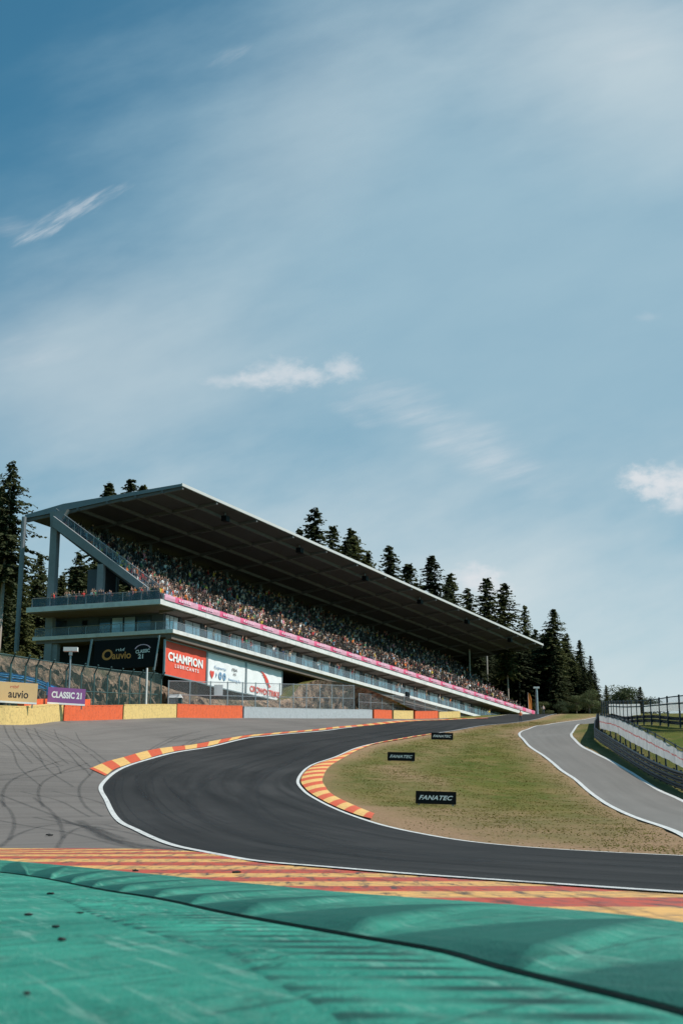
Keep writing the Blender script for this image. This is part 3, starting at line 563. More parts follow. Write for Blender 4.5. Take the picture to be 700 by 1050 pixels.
bl = smooth([at(-80,683,104)[:2], at(0,692,106)[:2], at(30,697,107)[:2], at(62,707,110)[:2]], .8)
zb_ = lambda ln: np.array([ray(350+F*x/(y*math.cos(P)+15*math.sin(P)), 0)[2]*0 for x, y in ln])
def bluez(ln):
    t_ = np.linspace(0, 1, len(ln)); ks = [at(-80,690,104)[2], at(0,699,106)[2], at(30,704,107)[2], at(62,715,110)[2]]
    L = arclen(ln); return np.interp(L/L[-1], [0,.56,.77,1], ks)
guardrail('guardrail', bl, 0, [(0,.32),(.38,.32)], M_blue, 'sky blue steel guardrail behind the sand yellow board', 3.0, .7, z0=bluez)
# right guardrail
gr_top = [(604,744),(607,747),(628.5,758.5),(657,773),(680,784),(700,792),(760,818)]
GR = smooth([at(609,744,176)[:2]] + GP((605,754),(607,761),(628.5,777),(657,796),(680,808),(700,816),(760,838)), .5)+np.array([.45,0])
gh = 1.15
guardrail('guardrail', GR[::-1] if normals(GR)[20][0] > 0 else GR, 0, [(.12,.31),(.46,.31),(.80,.31)], M_darksteel, 'dark steel three-beam guardrail curving along the right side road', 2.2, gh, M_darksteel, th=.07)
# second parallel guardrail behind (double row)
GR2 = offset(GR, 1.0) if normals(GR)[20][0] > 0 else offset(GR, -1.0)
m_ = MB(); 
# fence with the white screen behind the guardrail
FB = smooth([at(616,740,182)[:2]] + [G(617,755), G(629,763), G(640,768.5), G(655,778), G(671,787), G(686,795), G(700,802), G(760,828)], .4)
def tophs(ln, us, vs_):
    out = []
    for x, y in ln:
        u = 350+F*x/(y*math.cos(P)+H(x, y)*math.sin(P)); out.append(ray(u, np.interp(u, us, vs_))[2]*y-H(x, y))
    return np.array(out)
tU, tV, bU, bV = [610,617,636,650,671,686,700,760], [731,733,737,743,753,761,769,797], [610,617,633,647,664,686,700,760], [746,747,751,760,768.6,778.6,786,812]
ht = tophs(FB, tU, tV); hb = tophs(FB, bU, bV); Lf = arclen(FB)
fb = fence('spectator_fence', FB, lambda f: float(np.interp(f, Lf/Lf[-1], ht))+.12, 3.4, M_darksteel, M_meshd, 'dark post fence on the bank behind the right guardrail', rails=(.99,), r=.06)
k = len(FB); zf = Hs(FB); nn = normals(FB); sg = -1 if nn[k//2][0] > 0 else 1
wv = .04*np.sin(Lf*1.7)+.03*np.sin(Lf*4.1); fo_ = FB+nn*sg*(.10+wv[:,None]*.5)
v = np.vstack([np.c_[fo_, zf+hb+wv*.6], np.c_[fo_+nn*sg*.01, zf+(hb+ht)/2], np.c_[fo_, zf+ht-np.abs(np.sin(Lf*math.pi/2.6))*.05]])
o = mkobj('fence_banner', v, [(j*k+i,j*k+i+1,(j+1)*k+i+1,(j+1)*k+i) for j in range(2) for i in range(k-1)], M_fban, uv=np.vstack([np.c_[Lf, Lf*0], np.c_[Lf, Lf*0+.5], np.c_[Lf, Lf*0+1]])); tag(o, 'long white cloth with a red written line tied along the fence at right', 'banner')
# upper fence with screens on the bank
UF = smooth([at(617,736,180)[:2], at(632,736,160)[:2], at(645,739,148)[:2], at(658,740,140)[:2], at(674,737.5,133)[:2], at(688,736,128)[:2], at(705,734,124)[:2], at(760,729,116)[:2]], .5)
htu = np.clip(tophs(UF, [610,630,660,675,690,700,760], [720,718.5,718,716,713.5,712.5,706]), 1.2, 4.5); Lu = arclen(UF)
fence('catch_fence', UF, lambda f: float(np.interp(f, Lu/Lu[-1], htu)), 3.4, M_darksteel, M_meshd, 'dark post catch fence on top of the grassy bank at far right', rails=(.97,.75), r=.085)
guardrail('guardrail', UF-np.array([0,.35]), 0, [(.25,.3),(.62,.3)], M_darksteel, 'low dark guardrail at the foot of the bank-top fence', 3.4, .95)
k = len(UF); zf = Hs(UF); sc = UF+np.array([0,.12])
lo_, hi_ = 1.0, None
for i0, i1, lb in [(.16,.62,'bright white screen on the bank-top fence, nearer the trees'),(.64,.99,'thin white screen on the bank-top fence at the photo edge')]:
    a0, a1 = int(i0*k), int(i1*k); s_ = slice(a0, a1); kk = a1-a0; top_ = zf[s_]+htu[s_]*(.86 if i0 < .5 else .80); lo2 = zf[s_]+ (1.0 if i0 < .5 else htu[s_]*.52)
    o = mkobj('fence_screen', np.vstack([np.c_[sc[s_], lo2], np.c_[sc[s_]+[0,.02], top_]]), [(i,i+1,kk+i+1,kk+i) for i in range(kk-1)], M_screen); tag(o, lb, 'screen')
# ------------------------------------------------------------------ the grandstand
az, az2 = math.radians(26.8), math.radians(-72)
EX = np.array([math.sin(az), math.cos(az), 0]); EY = np.array([math.sin(az2), math.cos(az2), 0]); EZ = np.array([0,0,1.0]); O = ray(178,648)*165.0
RM = np.stack([EX, EY, EZ], 1)
def S(p): return RM@np.asarray(p, float)
def SW(p): return O+S(p)
def pix_local(u, v, Y):   # stand coordinates of a sight line on the plane Y
    Mi = np.linalg.inv(RM); a_ = Mi@ray(u, v); b_ = -Mi@O; t_ = (Y-b_[1])/a_[1]; return a_*t_+b_
GS = empty('grandstand', O, 'long three-storey grandstand with dark cantilever roof, full of spectators', 'grandstand')
def sb(name, boxes, mat, parent=GS):
    m_ = MB()
    for a_, b_ in boxes: m_.box(a_, b_)
    return m_.build(name, mat, parent, xf=S)
# roof
RX0, RX1 = .8, 133.6
rp_top = [(0,18.3),(16,17.1),(21.3,16.1)]; rp_bot = [(0,17.95),(8,17.2),(16,16.2),(21.3,15.65)]
m_ = MB(); lp = rp_top+rp_bot[::-1]; kk = len(lp)
m_.add([(RX0, y, z) for y, z in lp]+[(RX1, y, z) for y, z in lp], [(i,(i+1)%kk,kk+(i+1)%kk,kk+i) for i in range(kk)]+[tuple(range(kk))[::-1], tuple(range(kk,2*kk))])
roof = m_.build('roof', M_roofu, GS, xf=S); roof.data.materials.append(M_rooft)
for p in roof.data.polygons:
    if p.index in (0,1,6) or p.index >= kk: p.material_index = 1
def roofz(y): return np.interp(y, [p[0] for p in rp_bot], [p[1] for p in rp_bot])
sb('fascia', [((RX0-.05,-.12,18.0),(RX1+.05,-.003,18.36))], M_fascia, roof)
for y in (2.6,6.2,10,14): sb('roof_beam', [((RX0+.02,y-.14,roofz(y)-.38),(RX1-.02,y+.14,roofz(y)-.004))], M_rbeam, roof)
for x in list(np.arange(9, 130, 10))+[RX0+.35, RX1-.35]:
    m_ = MB()
    for y0, y1 in [(0.02,8),(8,16),(16,21.2)]: m_.hexa([(x-.15,y0,roofz(y0)-.3),(x+.15,y0,roofz(y0)-.3),(x+.15,y1,roofz(y1)-.45),(x-.15,y1,roofz(y1)-.45),(x-.15,y0,roofz(y0)-.005),(x+.15,y0,roofz(y0)-.005),(x+.15,y1,roofz(y1)-.005),(x-.15,y1,roofz(y1)-.005)])
    m_.build('roof_rib', M_rbeam, roof, xf=S)
# columns, poles, rakers
for i, x in enumerate(np.arange(.6, 128, 10.0)):
    m_ = MB(); m_.hexa([(x-.35,16.2,-9),(x+.35,16.2,-9),(x+.35,17.1,-9),(x-.35,17.1,-9),(x-.35,16.3,14),(x+.35,16.3,14),(x+.35,17.2,14),(x-.35,17.2,14)]); y5 = 15.0 if i == 0 else 16.3; m_.hexa([(x-.35,16.3,14),(x+.35,16.3,14),(x+.35,17.2,14),(x-.35,17.2,14),(x-.35,y5,16.2),(x+.35,y5,16.2),(x+.35,17.4,16.0),(x-.35,17.4,16.0)])
    m_.build('column', M_beam if i == 0 else M_wallg, GS, xf=S)
    if i % 2 == 0: q = MB(); q.tube([(x-.3,21.0,-9),(x-.3,21.0,15.7)], .28, 8); q.build('tie_pole', M_greysteel, GS, xf=S)
    q = MB(); q.tube([(x+.5,17.6,-9),(x+.5,17.6,15.9)], .17, 8); q.build('service_pipe', M_greysteel, GS, xf=S)
def zr(y): return 4.3+(y-1.4)*.735
for i, x in enumerate(np.arange(0, 128, 10.0)):
    q = MB(); a0, a1 = (x-.25, x+.25); y0, y1 = 3.4, 16.6; q.hexa([(a0,y0,zr(y0)-1.25),(a1,y0,zr(y0)-1.25),(a1,y1,zr(y1)-1.5),(a0,y1,zr(y1)-1.5),(a0,y0,zr(y0)-.25),(a1,y0,zr(y0)-.25),(a1,y1,zr(y1)-.1),(a0,y1,zr(y1)-.1)]); q.build('raker_beam', M_beam, GS, xf=S)
sb('stair_post', [((-.2,9.4,3.45),(.3,10.2,8.8))], M_beam); sb('lift_core', [((1.5,10.4,3.46),(4,12.6,8.6))], M_wallg)
NR = 21; q = MB(); prof = []
for r in range(NR):
    y = 1.4+r*.745; z_ = 3.5+r*.545 if r else 3.5; prof += [(y, z_), (y, z_+.545)] if r else [(y, z_)]
prof += [(17.0, prof[-1][1])]
lo_y = [(y, z-1.0) for y, z in prof]; x0, x1 = .25, 126.5; kk = len(prof)
vv = [(x0,y,z) for y, z in prof]+[(x1,y,z) for y, z in prof]; q.add(vv, [(i,i+1,kk+i+1,kk+i) for i in range(kk-1)])
q.add([(x0,1.4,3.5),(x0,17.0,prof[-1][1]),(x0,17.0,prof[-1][1]-.9),(x0,2.6,3.5)], [(0,1,2,3)]); q.add([(x1,1.4,3.46),(x1,17.0,prof[-1][1]),(x1,17.0,3.46)], [(0,1,2)]); q.add([(x0,17,prof[-1][1]-.9),(x1,17,prof[-1][1]-.9),(x1,3,3.48),(x0,3,3.48)], [(0,1,2,3)])
q.build('seating_tier', M_tier, GS, xf=S)
def rowz(r): return 3.5+r*.545+(.545 if False else 0)
for u_, v_ in [(519,690),(499,680),(481,672)]:
    x_ = pix_local(u_, v_, 12)[0]; q = MB(); q.tube([(x_,12,zr(12)-.6),(x_,12,roofz(12)-.002)], .16, 8); q.build('roof_support', M_concrete, GS, xf=S)
# back wind screen: strip of light openings between posts
for i, x in enumerate(np.arange(1, 126, 5.0)): sb('rear_screen', [((x,17.3,14.2),(x+3.4,17.4,15.2))], M_greysteel)
sb('rear_wall', [((24,17.2,3.5),(126.4,17.35,13.2))], M_wallg)
# slabs
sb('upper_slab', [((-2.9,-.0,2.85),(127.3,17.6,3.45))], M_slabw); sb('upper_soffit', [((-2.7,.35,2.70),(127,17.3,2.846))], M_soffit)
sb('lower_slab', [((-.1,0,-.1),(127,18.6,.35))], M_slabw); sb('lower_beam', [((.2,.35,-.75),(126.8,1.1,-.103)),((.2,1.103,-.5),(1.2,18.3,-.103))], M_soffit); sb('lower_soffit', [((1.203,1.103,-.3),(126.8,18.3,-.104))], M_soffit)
for x in np.arange(.4, 126, 5.0):
    q = MB(); q.hexa([(x-.17,.25,2.58),(x+.17,.25,2.58),(x+.17,2.09,2.35),(x-.17,2.09,2.35),(x-.17,.25,2.698),(x+.17,.25,2.698),(x+.17,2.09,2.698),(x-.17,2.09,2.698)]); q.build('soffit_bracket', M_soffit, GS, xf=S)
# long facade
sb('facade_wall', [((1.6,2.3,.352),(126.5,2.6,2.699))], M_wallg)
def window(x0, x1, z0, z1, y, nm=2, mat=M_glass, axis='x', X=0):
    def bx(a0, a1, c0, c1, d0, d1): return ((a0,d0,c0),(a1,d1,c1)) if axis == 'x' else ((d0,a0,c0),(d1,a1,c1))
    fr = [bx(x0,x1,z0,z0+.07,y-.06,y-.003), bx(x0,x1,z1-.07,z1,y-.06,y-.003)]
    for i in range(nm+1): xx = x0+(x1-x0-.07)*i/nm; fr.append(bx(xx,xx+.07,z0+.071,z1-.071,y-.058,y-.004))
    w = sb('window', fr, M_darksteel); sb('pane', [bx(x0+.03,x1-.03,z0+.03,z1-.03,y-.03,y-.006)], mat, w); return w
for i in range(25): x = .9+i*5.0; window(max(1.9,x+.25), x+3.75, .62, 2.60, 2.3, 2 if i % 3 else 3)
for i in range(25): sb('pilaster', [((5.0*i+4.72,2.1,.352),(5.0*i+5.12,2.297,2.69))], M_wallg)
# end facade
sb('end_wall', [((1.6,2.602,.352),(1.9,5.9,2.699)),((1.6,10.9,.352),(1.9,12.4,2.699)),((1.6,13.2,.352),(1.9,15.2,2.699)),((1.6,5.9,2.5),(1.9,10.9,2.699)),((1.6,12.4,2.35),(1.9,13.2,2.699)),((1.6,17.0,.352),(1.9,18,2.699)),((1.601,15.2,2.5),(1.899,17.0,2.699)),((2.6,3.6,.352),(2.8,18,2.698))], M_wallg)
for a0, a1 in [(3.9,5.85),(5.95,7.5),(7.58,9.15),(9.22,10.8)]: window(a0, a1, .5, 2.48, 1.6 if a0 > 5.9 else 1.6, 1, M_dglass if a0 > 9 or a0 < 4 else M_glass, axis='y')
sb('door', [((1.75,12.42,.36),(1.8,13.18,2.33))], M_black)
# undercroft
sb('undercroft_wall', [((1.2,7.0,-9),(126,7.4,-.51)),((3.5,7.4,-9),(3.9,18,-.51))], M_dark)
for x in np.arange(1.0, 66, 9.4): sb('undercroft_column', [((x,3.2,-9),(x+.6,3.8,-.31))], M_soffit)
sb('end_column', [((.5,15.6,-9),(1.1,16.3,-.51))], M_beam)
# handrails and glass
def balus(pts_, z, h, mat, step=2.5, panel='balustrade_glass', post='balustrade_post', cap=True):
    for (a_, b_) in zip(pts_, pts_[1:]):
        a_, b_ = np.array(a_, float), np.array(b_, float); L_ = np.linalg.norm(b_-a_); m2 = max(1, round(L_/step)); d = (b_-a_)/L_
        for i in range(m2):
            p, q2 = a_+d*L_*i/m2, a_+d*L_*(i+1)/m2; g = MB(); w_ = .012; nx_, ny_ = -d[1]*w_, d[0]*w_
            p1, q1 = p+d*.06, q2-d*.06
            g.hexa([(p1[0]-nx_,p1[1]-ny_,z+.1),(q1[0]-nx_,q1[1]-ny_,z+.1),(q1[0]+nx_,q1[1]+ny_,z+.1),(p1[0]+nx_,p1[1]+ny_,z+.1),(p1[0]-nx_,p1[1]-ny_,z+h-.05),(q1[0]-nx_,q1[1]-ny_,z+h-.05),(q1[0]+nx_,q1[1]+ny_,z+h-.05),(p1[0]+nx_,p1[1]+ny_,z+h-.05)])
            g.build(panel, mat, GS, xf=S); sb(post, [((p[0]-.035,p[1]-.035,z+.002),(p[0]+.035,p[1]+.035,z+h))], M_steel)
        g = MB(); g.tube([(*a_,z+h+.03),(*b_,z+h+.03)], .04, 6); g.build('handrail', M_steel, GS, xf=S)
balus([(.12,.12),(120,.12)], .35, .92, M_bal, 2.5); balus([(.12,18.4),(.12,.12)], .35, 1.0, M_bal, 2.4)
balus([(-2.7,17.0),(-2.7,.2)], 3.45, 1.05, M_dbal, 2.4)
# stair railing up the end of the tier
q = MB()
for y in np.arange(2.2, 16.8, .9): q.tube([(.3,y,zr(y)-.3),(.3,y,zr(y)+.95)], .035, 5)
q.tube([(.3,2.2,zr(2.2)+.95),(.3,16.6,zr(16.6)+.95)], .05, 6); q.build('stair_railing', M_steel, GS, xf=S)
g = MB(); g.add([(.3,2.2,zr(2.2)),(.3,16.6,zr(16.6)),(.3,16.6,zr(16.6)+.9),(.3,2.2,zr(2.2)+.9)], [(0,1,2,3)]); g.build('stair_glass', M_dbal, GS, xf=S)
sb('end_stair', [((126.6,2+i*.6,3.5+i*.4),(127.2,2.6+i*.6,3.9+i*.4)) for i in range(24)], M_concrete)
# pink parapet banner (hangs on the parapet)
pb = MB(); nseg = 260
for i in range(nseg+1):
    x = -2.2+129.3*i/nseg; w_ = .03*math.sin(x*1.9)+.02*math.sin(x*4.7); pb.v += [(x,-.10+w_*.4,3.50),(x,-.13+w_,3.85),(x,-.10,4.18+.02*math.sin(x*2.5))]; pb.uv += [(x,0),(x,.5),(x,1)]
pb.f = [(3*i+j,3*i+3+j,3*i+4+j,3*i+1+j) for i in range(nseg) for j in range(2)]
pk = empty('parapet_banner', SW((-2.2,0,3.4)), 'bright pink ribbon banner along the whole parapet of the seating tier', 'banner'); off = S((-2.2,0,3.4))
po = pb.build('banner_cloth', M_pink, pk, xf=lambda p: S(p)-off, uv=True)
for i in range(24):
    xx = .7+i*5.0; g = MB(); 
    tp_ = [(xx,3.72),(xx+2.6,3.72)]
    for j in range(5)[::-1]: tp_ += [(xx+.55*j+.38,3.77),(xx+.55*j+.36,4.0),(xx+.55*j+.05,4.02),(xx+.55*j,3.77)]
    g.add([(a_,-.19,b_) for a_, b_ in tp_], [tuple(range(len(tp_)))])
    g.build('lettering', M_pinkl, pk, xf=lambda p: S(p)-off)
sb('parapet', [((-2.2,-.0,3.452),(127.2,.15,4.2))], M_slabw)
# banners under the lower slab
def fr_front(X, Z, Y): return lambda a_, b_, l: S((X+a_, Y-l, Z+b_))
def hang(label, X0, X1, Z0, Z1, mat, Y=1.15, sag=0):
    c0 = S(((X0+X1)/2, Y, (Z0+Z1)/2)); e = empty('sponsor_banner', O+c0, label, 'banner'); w, h = X1-X0, Z1-Z0
    def xf(p): return S(p)-c0
    g = MB(); nxx = 16
    for i in range(nxx+1):
        for j in range(5): x = X0+w*i/nxx; z_ = Z0+h*j/4; g.v.append((x, Y+.03*math.sin(i*1.7+j), z_)); g.uv.append((i/nxx, j/4))
    g.f = [(i*5+j,(i+1)*5+j,(i+1)*5+j+1,i*5+j+1) for i in range(nxx) for j in range(4)]; g.build('banner_cloth', mat, e, xf=xf)
    f_ = MB()
    for a_, b_ in [((X0-.16,Y-.10,Z0-.16),(X0-.02,Y+.12,Z1+.16)),((X1+.02,Y-.10,Z0-.16),(X1+.16,Y+.12,Z1+.16)),((X0-.019,Y-.09,Z0-.16),(X1+.019,Y+.11,Z0-.02)),((X0-.019,Y-.09,Z1+.02),(X1+.019,Y+.11,Z1+.16))]: f_.box(a_, b_)
    f_.build('banner_frame', M_steel, e, xf=xf)
    fr = lambda a_, b_, l: S(((X0+X1)/2+a_, Y-.06-l, (Z0+Z1)/2+b_))-c0
    return e, fr, w, h
e, fr, w, h = hang('red CHAMPION LUBRICANTS banner under the near corner of the stand', .25, 9.2, -4.85, -.95, M_bred)
put(T('CHAMPION', bold=.035, space=1.02), -.1, .25, 7.6, 1.05, fr, 'lettering', M_lwhite, e); put(T('LUBRICANTS', bold=.02, space=1.5), .2, -.72, 5.2, .42, fr, 'lettering', M_lwhite, e)
e, fr, w, h = hang('white banner with small sponsor words and emblems, between the red and the bird banner', 9.6, 18.6, -4.95, -1.0, M_bwhite)
put(T('Experts', bold=.01), -1.6, .35, 2.7, .45, fr, 'lettering', M_lblue, e); put(T('FBA', bold=.01), 1.9, .62, 1.3, .36, fr, 'lettering', M_lblack, e); put(T('AD', bold=.01), 1.9, .08, .7, .3, fr, 'lettering', M_lblack, e); put(T('leasing.lu', bold=.01), 1.9, -.75, 2.9, .45, fr, 'lettering', M_lblue, e)
hp = [(math.sin(t_)**3, (.8*math.cos(t_)-.3*math.cos(2*t_)-.1*math.cos(3*t_))) for t_ in np.linspace(0, 2*math.pi, 25)[:-1]]
put(ngon(hp), -3.5, -.55, .48, .62, fr, 'heart_emblem', M_lred, e)
put(ngon([(-.5,-1),(.5,0),(-.5,1),(-.1,0)]), -2.5, -.55, .4, .4, fr, 'emblem', M_lblue, e)
for cx in (-1.55, -.6): put(ringshape(1, .35, 0, 2*math.pi), cx, -.55, .38, .48, fr, 'emblem', M_lblue, e)
e, fr, w, h = hang('white CROWDSTRIKE banner with a red diving bird', 19.0, 28.2, -4.9, -1.0, M_bwhite)
put(T('CROWDSTRIKE', bold=.03), .15, -1.25, 7.8, .8, fr, 'lettering', M_lred, e)
put(ngon([(-1.3,1.15),(-.55,1.0),(.0,.65),(.5,.1),(.75,-.5),(1.15,-.75),(.75,-.78),(.85,-1.0),(.45,-.8),(.05,-.45),(-.15,-.05),(-.25,.25),(-.6,.45),(-.35,.5),(-.85,.75),(-.5,.78)]), .35, .28, 1.25, .95, fr, 'bird_emblem', M_lred, e)
# dark banner on the end
Yp = lambda u, v, X: (lambda a_, b_: (a_*((X-b_[0])/a_[0])+b_))(np.linalg.inv(RM)@ray(u, v), -np.linalg.inv(RM)@O)
p0, p1 = Yp(162,657,-.1), Yp(97,660,-.1); pbm = Yp(130,685,-.1); Y0, Y1 = p0[1], p1[1]; Z0, Z1 = pbm[2], -.62
c0 = S((-.1,(Y0+Y1)/2,(Z0+Z1)/2)); e = empty('sponsor_banner', O+c0, 'black banner with orange auvio and white CLASSIC 21 lettering on the end of the stand', 'banner')
MB().box((-.1,Y0,Z0),(-.02,Y1,Z1)).build('banner_cloth', M_black, e, xf=lambda p: S(p)-c0)
for yy in (Y0-.25, Y1+.25): g = MB(); g.tube([(-.15,yy-.0,Z1+.3),(-.15,yy+.55,Z0-.4)], .10, 6); g.tube([(.05,yy+.28,Z1+.3),(.05,yy+.83,Z0-.4)], .06, 6); g.build('strut', M_steel, e, xf=lambda p: S(p)-c0)
fe = lambda a_, b_, l: S((-.1-l, (Y0+Y1)/2-a_, (Z0+Z1)/2+b_))-c0
W_ = Y1-Y0
put(T('auvio', bold=.02), -.06*W_, -.15, .30*W_, .85, fe, 'lettering', M_lorange, e); put(T('rtbf'), -.08*W_, .55, .14*W_, .35, fe, 'lettering', M_lwhite, e)
put(ringshape(1, .62, 0, 2*math.pi, sx=1.15, cx=.05), -.285*W_, .0, .62, .62, fe, 'ring_emblem', M_lorange, e, rot=.45)
put(T('CLASSIC', bold=.03), .27*W_, .22, .22*W_, .42, fe, 'lettering', M_lwhite, e, rot=.06); put(T('21', bold=.03), .24*W_, -.38, .08*W_, .55, fe, 'lettering', M_lwhite, e); put(ringshape(1, .86, .3, 2.9, sx=1.2), .27*W_, .35, .9, .7, fe, 'arc_emblem', M_pinkl, e)
# loudspeakers beneath the roof
for i, (u, v, lb) in enumerate([(231,526,'nearest to the white roof corner'),(307,559,'second from the near roof corner'),(374,587,'third from the near roof corner'),(430,610,'fourth from the near roof corner'),(478,631,'second from the far end'),(522,650,'nearest the far end')]):
    p = pix_local(u, v, 1.6); g = MB(); x, z_ = p[0], roofz(1.6); g.box((x-.45,1.2,z_-1.15),(x+.45,1.9,z_-.45)); 
    e = empty('loudspeaker', SW((x,1.6,z_-.8)), 'black loudspeaker hung under the roof, '+lb, 'loudspeaker', 'loudspeakers under the grandstand roof'); c_ = S((x,1.6,z_-.8))
    g.build('speaker_box', M_black, e, xf=lambda p_: S(p_)-c_); g = MB(); g.tube([(x,1.6,z_-.45),(x,1.6,z_+.02)], .06, 6); g.build('hanger', M_steel, e, xf=lambda p_: S(p_)-c_)
# black screen on the balcony
p = pix_local(417, 713, -.1); g = MB().box((p[0]-.5,-.3,p[2]-.55),(p[0]+.6,-.08,p[2]+.5)); cc = S((p[0],-.2,p[2])); o = g.build('monitor', M_black, None, xf=lambda q_: S(q_)-cc); o.location = O+cc; tag(o, 'square black screen fixed on the lower balcony rail above the marshal', 'screen')
# ------------------------------------------------------------------ boards by the track
def board(label, pt, w, h, yaw, cloth, texts, strip_=False, z0=.0, name='advertising_board', tilt=0, legs=True, group=None, th=.09):
    e = empty(name, pt, label, 'sign board', group); e.rotation_euler = (0, tilt, yaw)
    MB().box((-w/2,-th/2,z0),(w/2,th/2,z0+h)).build('panel', cloth, e)
    if strip_: MB().box((-w/2,-th/2-.012,z0-.13),(w/2,th/2+.012,z0-.003)).build('base_strip', M_lwhite, e)
    if legs:
        for x in (-w*.42, w*.42): MB().box((x-.04,-.03+th,z0-.4),(x+.04,.05+th,z0+h*.8)).build('leg', M_steel, e)
    fr = lambda a_, b_, l: (a_, -th/2-l, z0+h/2+b_)
    for geo, cx, cy, tw, tt, mt in texts: put(geo, cx, cy, tw, tt, fr, 'lettering', mt, e, .006)
    return e
fan = T('FANATEC', bold=.025, shear=.35, space=1.05)
for (u, v, wpx, lb, yaw) in [(446.5,826,39.5,'largest black FANATEC board, nearest on the dry infield',-.10),(411,781,27,'middle black FANATEC board on the infield beside the striped kerb',-.14),(453,759,21.5,'small black FANATEC board farthest up the infield',-.08)]:
    x, y = G(u, v); w = wpx*y*1.03/F; h = w*.31; board(lb, (x, y, H(x,y)), w, h, yaw, M_black, [(fan, 0, 0, w*.84, h*.36, M_lwhite)], z0=.06, tilt=.035, group='black boards on the infield', th=.07)
def board_px(u0, u1, vt, vb, y, label, cloth, texts, **k):
    c_ = at((u0+u1)/2, vb, y); w = (u1-u0)*y*1.06/F; h = (vb-vt)*y*1.03/F; return board(label, c_, w, h, .32, cloth, [(g, a_*w, b_*h, cw*w, ch*h, m_) for g, a_, b_, cw, ch, m_ in texts], **k)
board_px(-14, 36, 700, 719, 99.2, 'sand yellow auvio board above the yellow barrier at the left edge', M_byel, [(T('auvio', bold=.015), .14, -.12, .38, .40, M_lblack), (T('rtbf'), .06, .27, .16, .16, M_lred)], strip_=True, tilt=.02)
board_px(50, 86, 706, 721, 107, 'purple CLASSIC 21 board above the orange barrier', M_bpur, [(T('CLASSIC 21', bold=.04), 0, .02, .80, .44, M_lwhite)], strip_=True, tilt=.02)
# poles
def lamp_pole(name, u, vt, y, vb, label, r=.09, head=True, mat=M_steel):
    p = at(u, vt, y); zb = H(p[0], y)-.2; e = empty(name, (p[0], y, zb), label, 'pole'); MB().tube([(0,0,0),(0,0,p[2]-zb)], [r*1.3, r], 8).build('pole', mat, e)
    hh = p[2]-zb
    if head: MB().box((-.55,-.22,hh),(.55,.22,hh+.32)).box((-.12,-.12,hh-.3),(.12,.12,hh-.002)).build('lamp_head', M_slabw, e)
    return e
lamp_pole('camera_pole', 72.8, 668, 111.5, 735, 'thin pole with a white boxy head behind the green fence', .07)
lamp_pole('flag_pole', 151, 685, 129.5, 735, 'pale bare pole standing in the fence left of the red banner', .09, False, M_slabw)
lamp_pole('lamp_post', 549.5, 706, 262, 737, 'tall pale lamp post at the far end of the stand before the trees', .22)
# cabinet
x, y = at(181, 735.7, 139)[:2]; e = empty('cabinet', (x-.1, y, H(x,y)), 'dark green cabinet with a white top behind the orange barrier', 'cabinet')
e.location.z = at(181,722,y)[2]-1.2
MB().box((-.6,-.5,0),(.6,.5,1.75)).build('body', M_greenpost, e); MB().hexa([(-.68,-.58,1.752),(.68,-.58,1.752),(.68,.58,1.752),(-.68,.58,1.752),(-.5,-.4,2.1),(.5,-.4,2.1),(.5,.4,2.1),(-.5,.4,2.1)]).build('top', M_slabw, e); MB().box((-.5,-.53,.1),(.02,-.502,1.65)).build('door', M_greysteel, e)
MB().box((-.45,-.02,0),(.45,.02,1.1)).build('x', M_lwhite).name = 'notice'
nb_ = bpy.data.objects['notice']; nb_.location = at(224,713,147.5); tag(nb_, 'small white notice hanging on the grey fence below the white banner', 'notice')
# orange feather flag at the far end
p = pix_local(543, 727, 2); e = empty('feather_flag', SW((p[0]-1,2,4)), 'narrow orange flag at the far end of the seating', 'flag'); MB().tube([(0,0,-.5),(0,0,4.2)], .05, 6).build('pole', M_steel, e)
MB().add([(0.05,0,.6),(.75,.08,.9),(.7,.02,3.0),(.35,-.05,4.0),(.05,0,4.15)], [(0,1,2,3,4)]).build('flag_cloth', M_orangef, e)
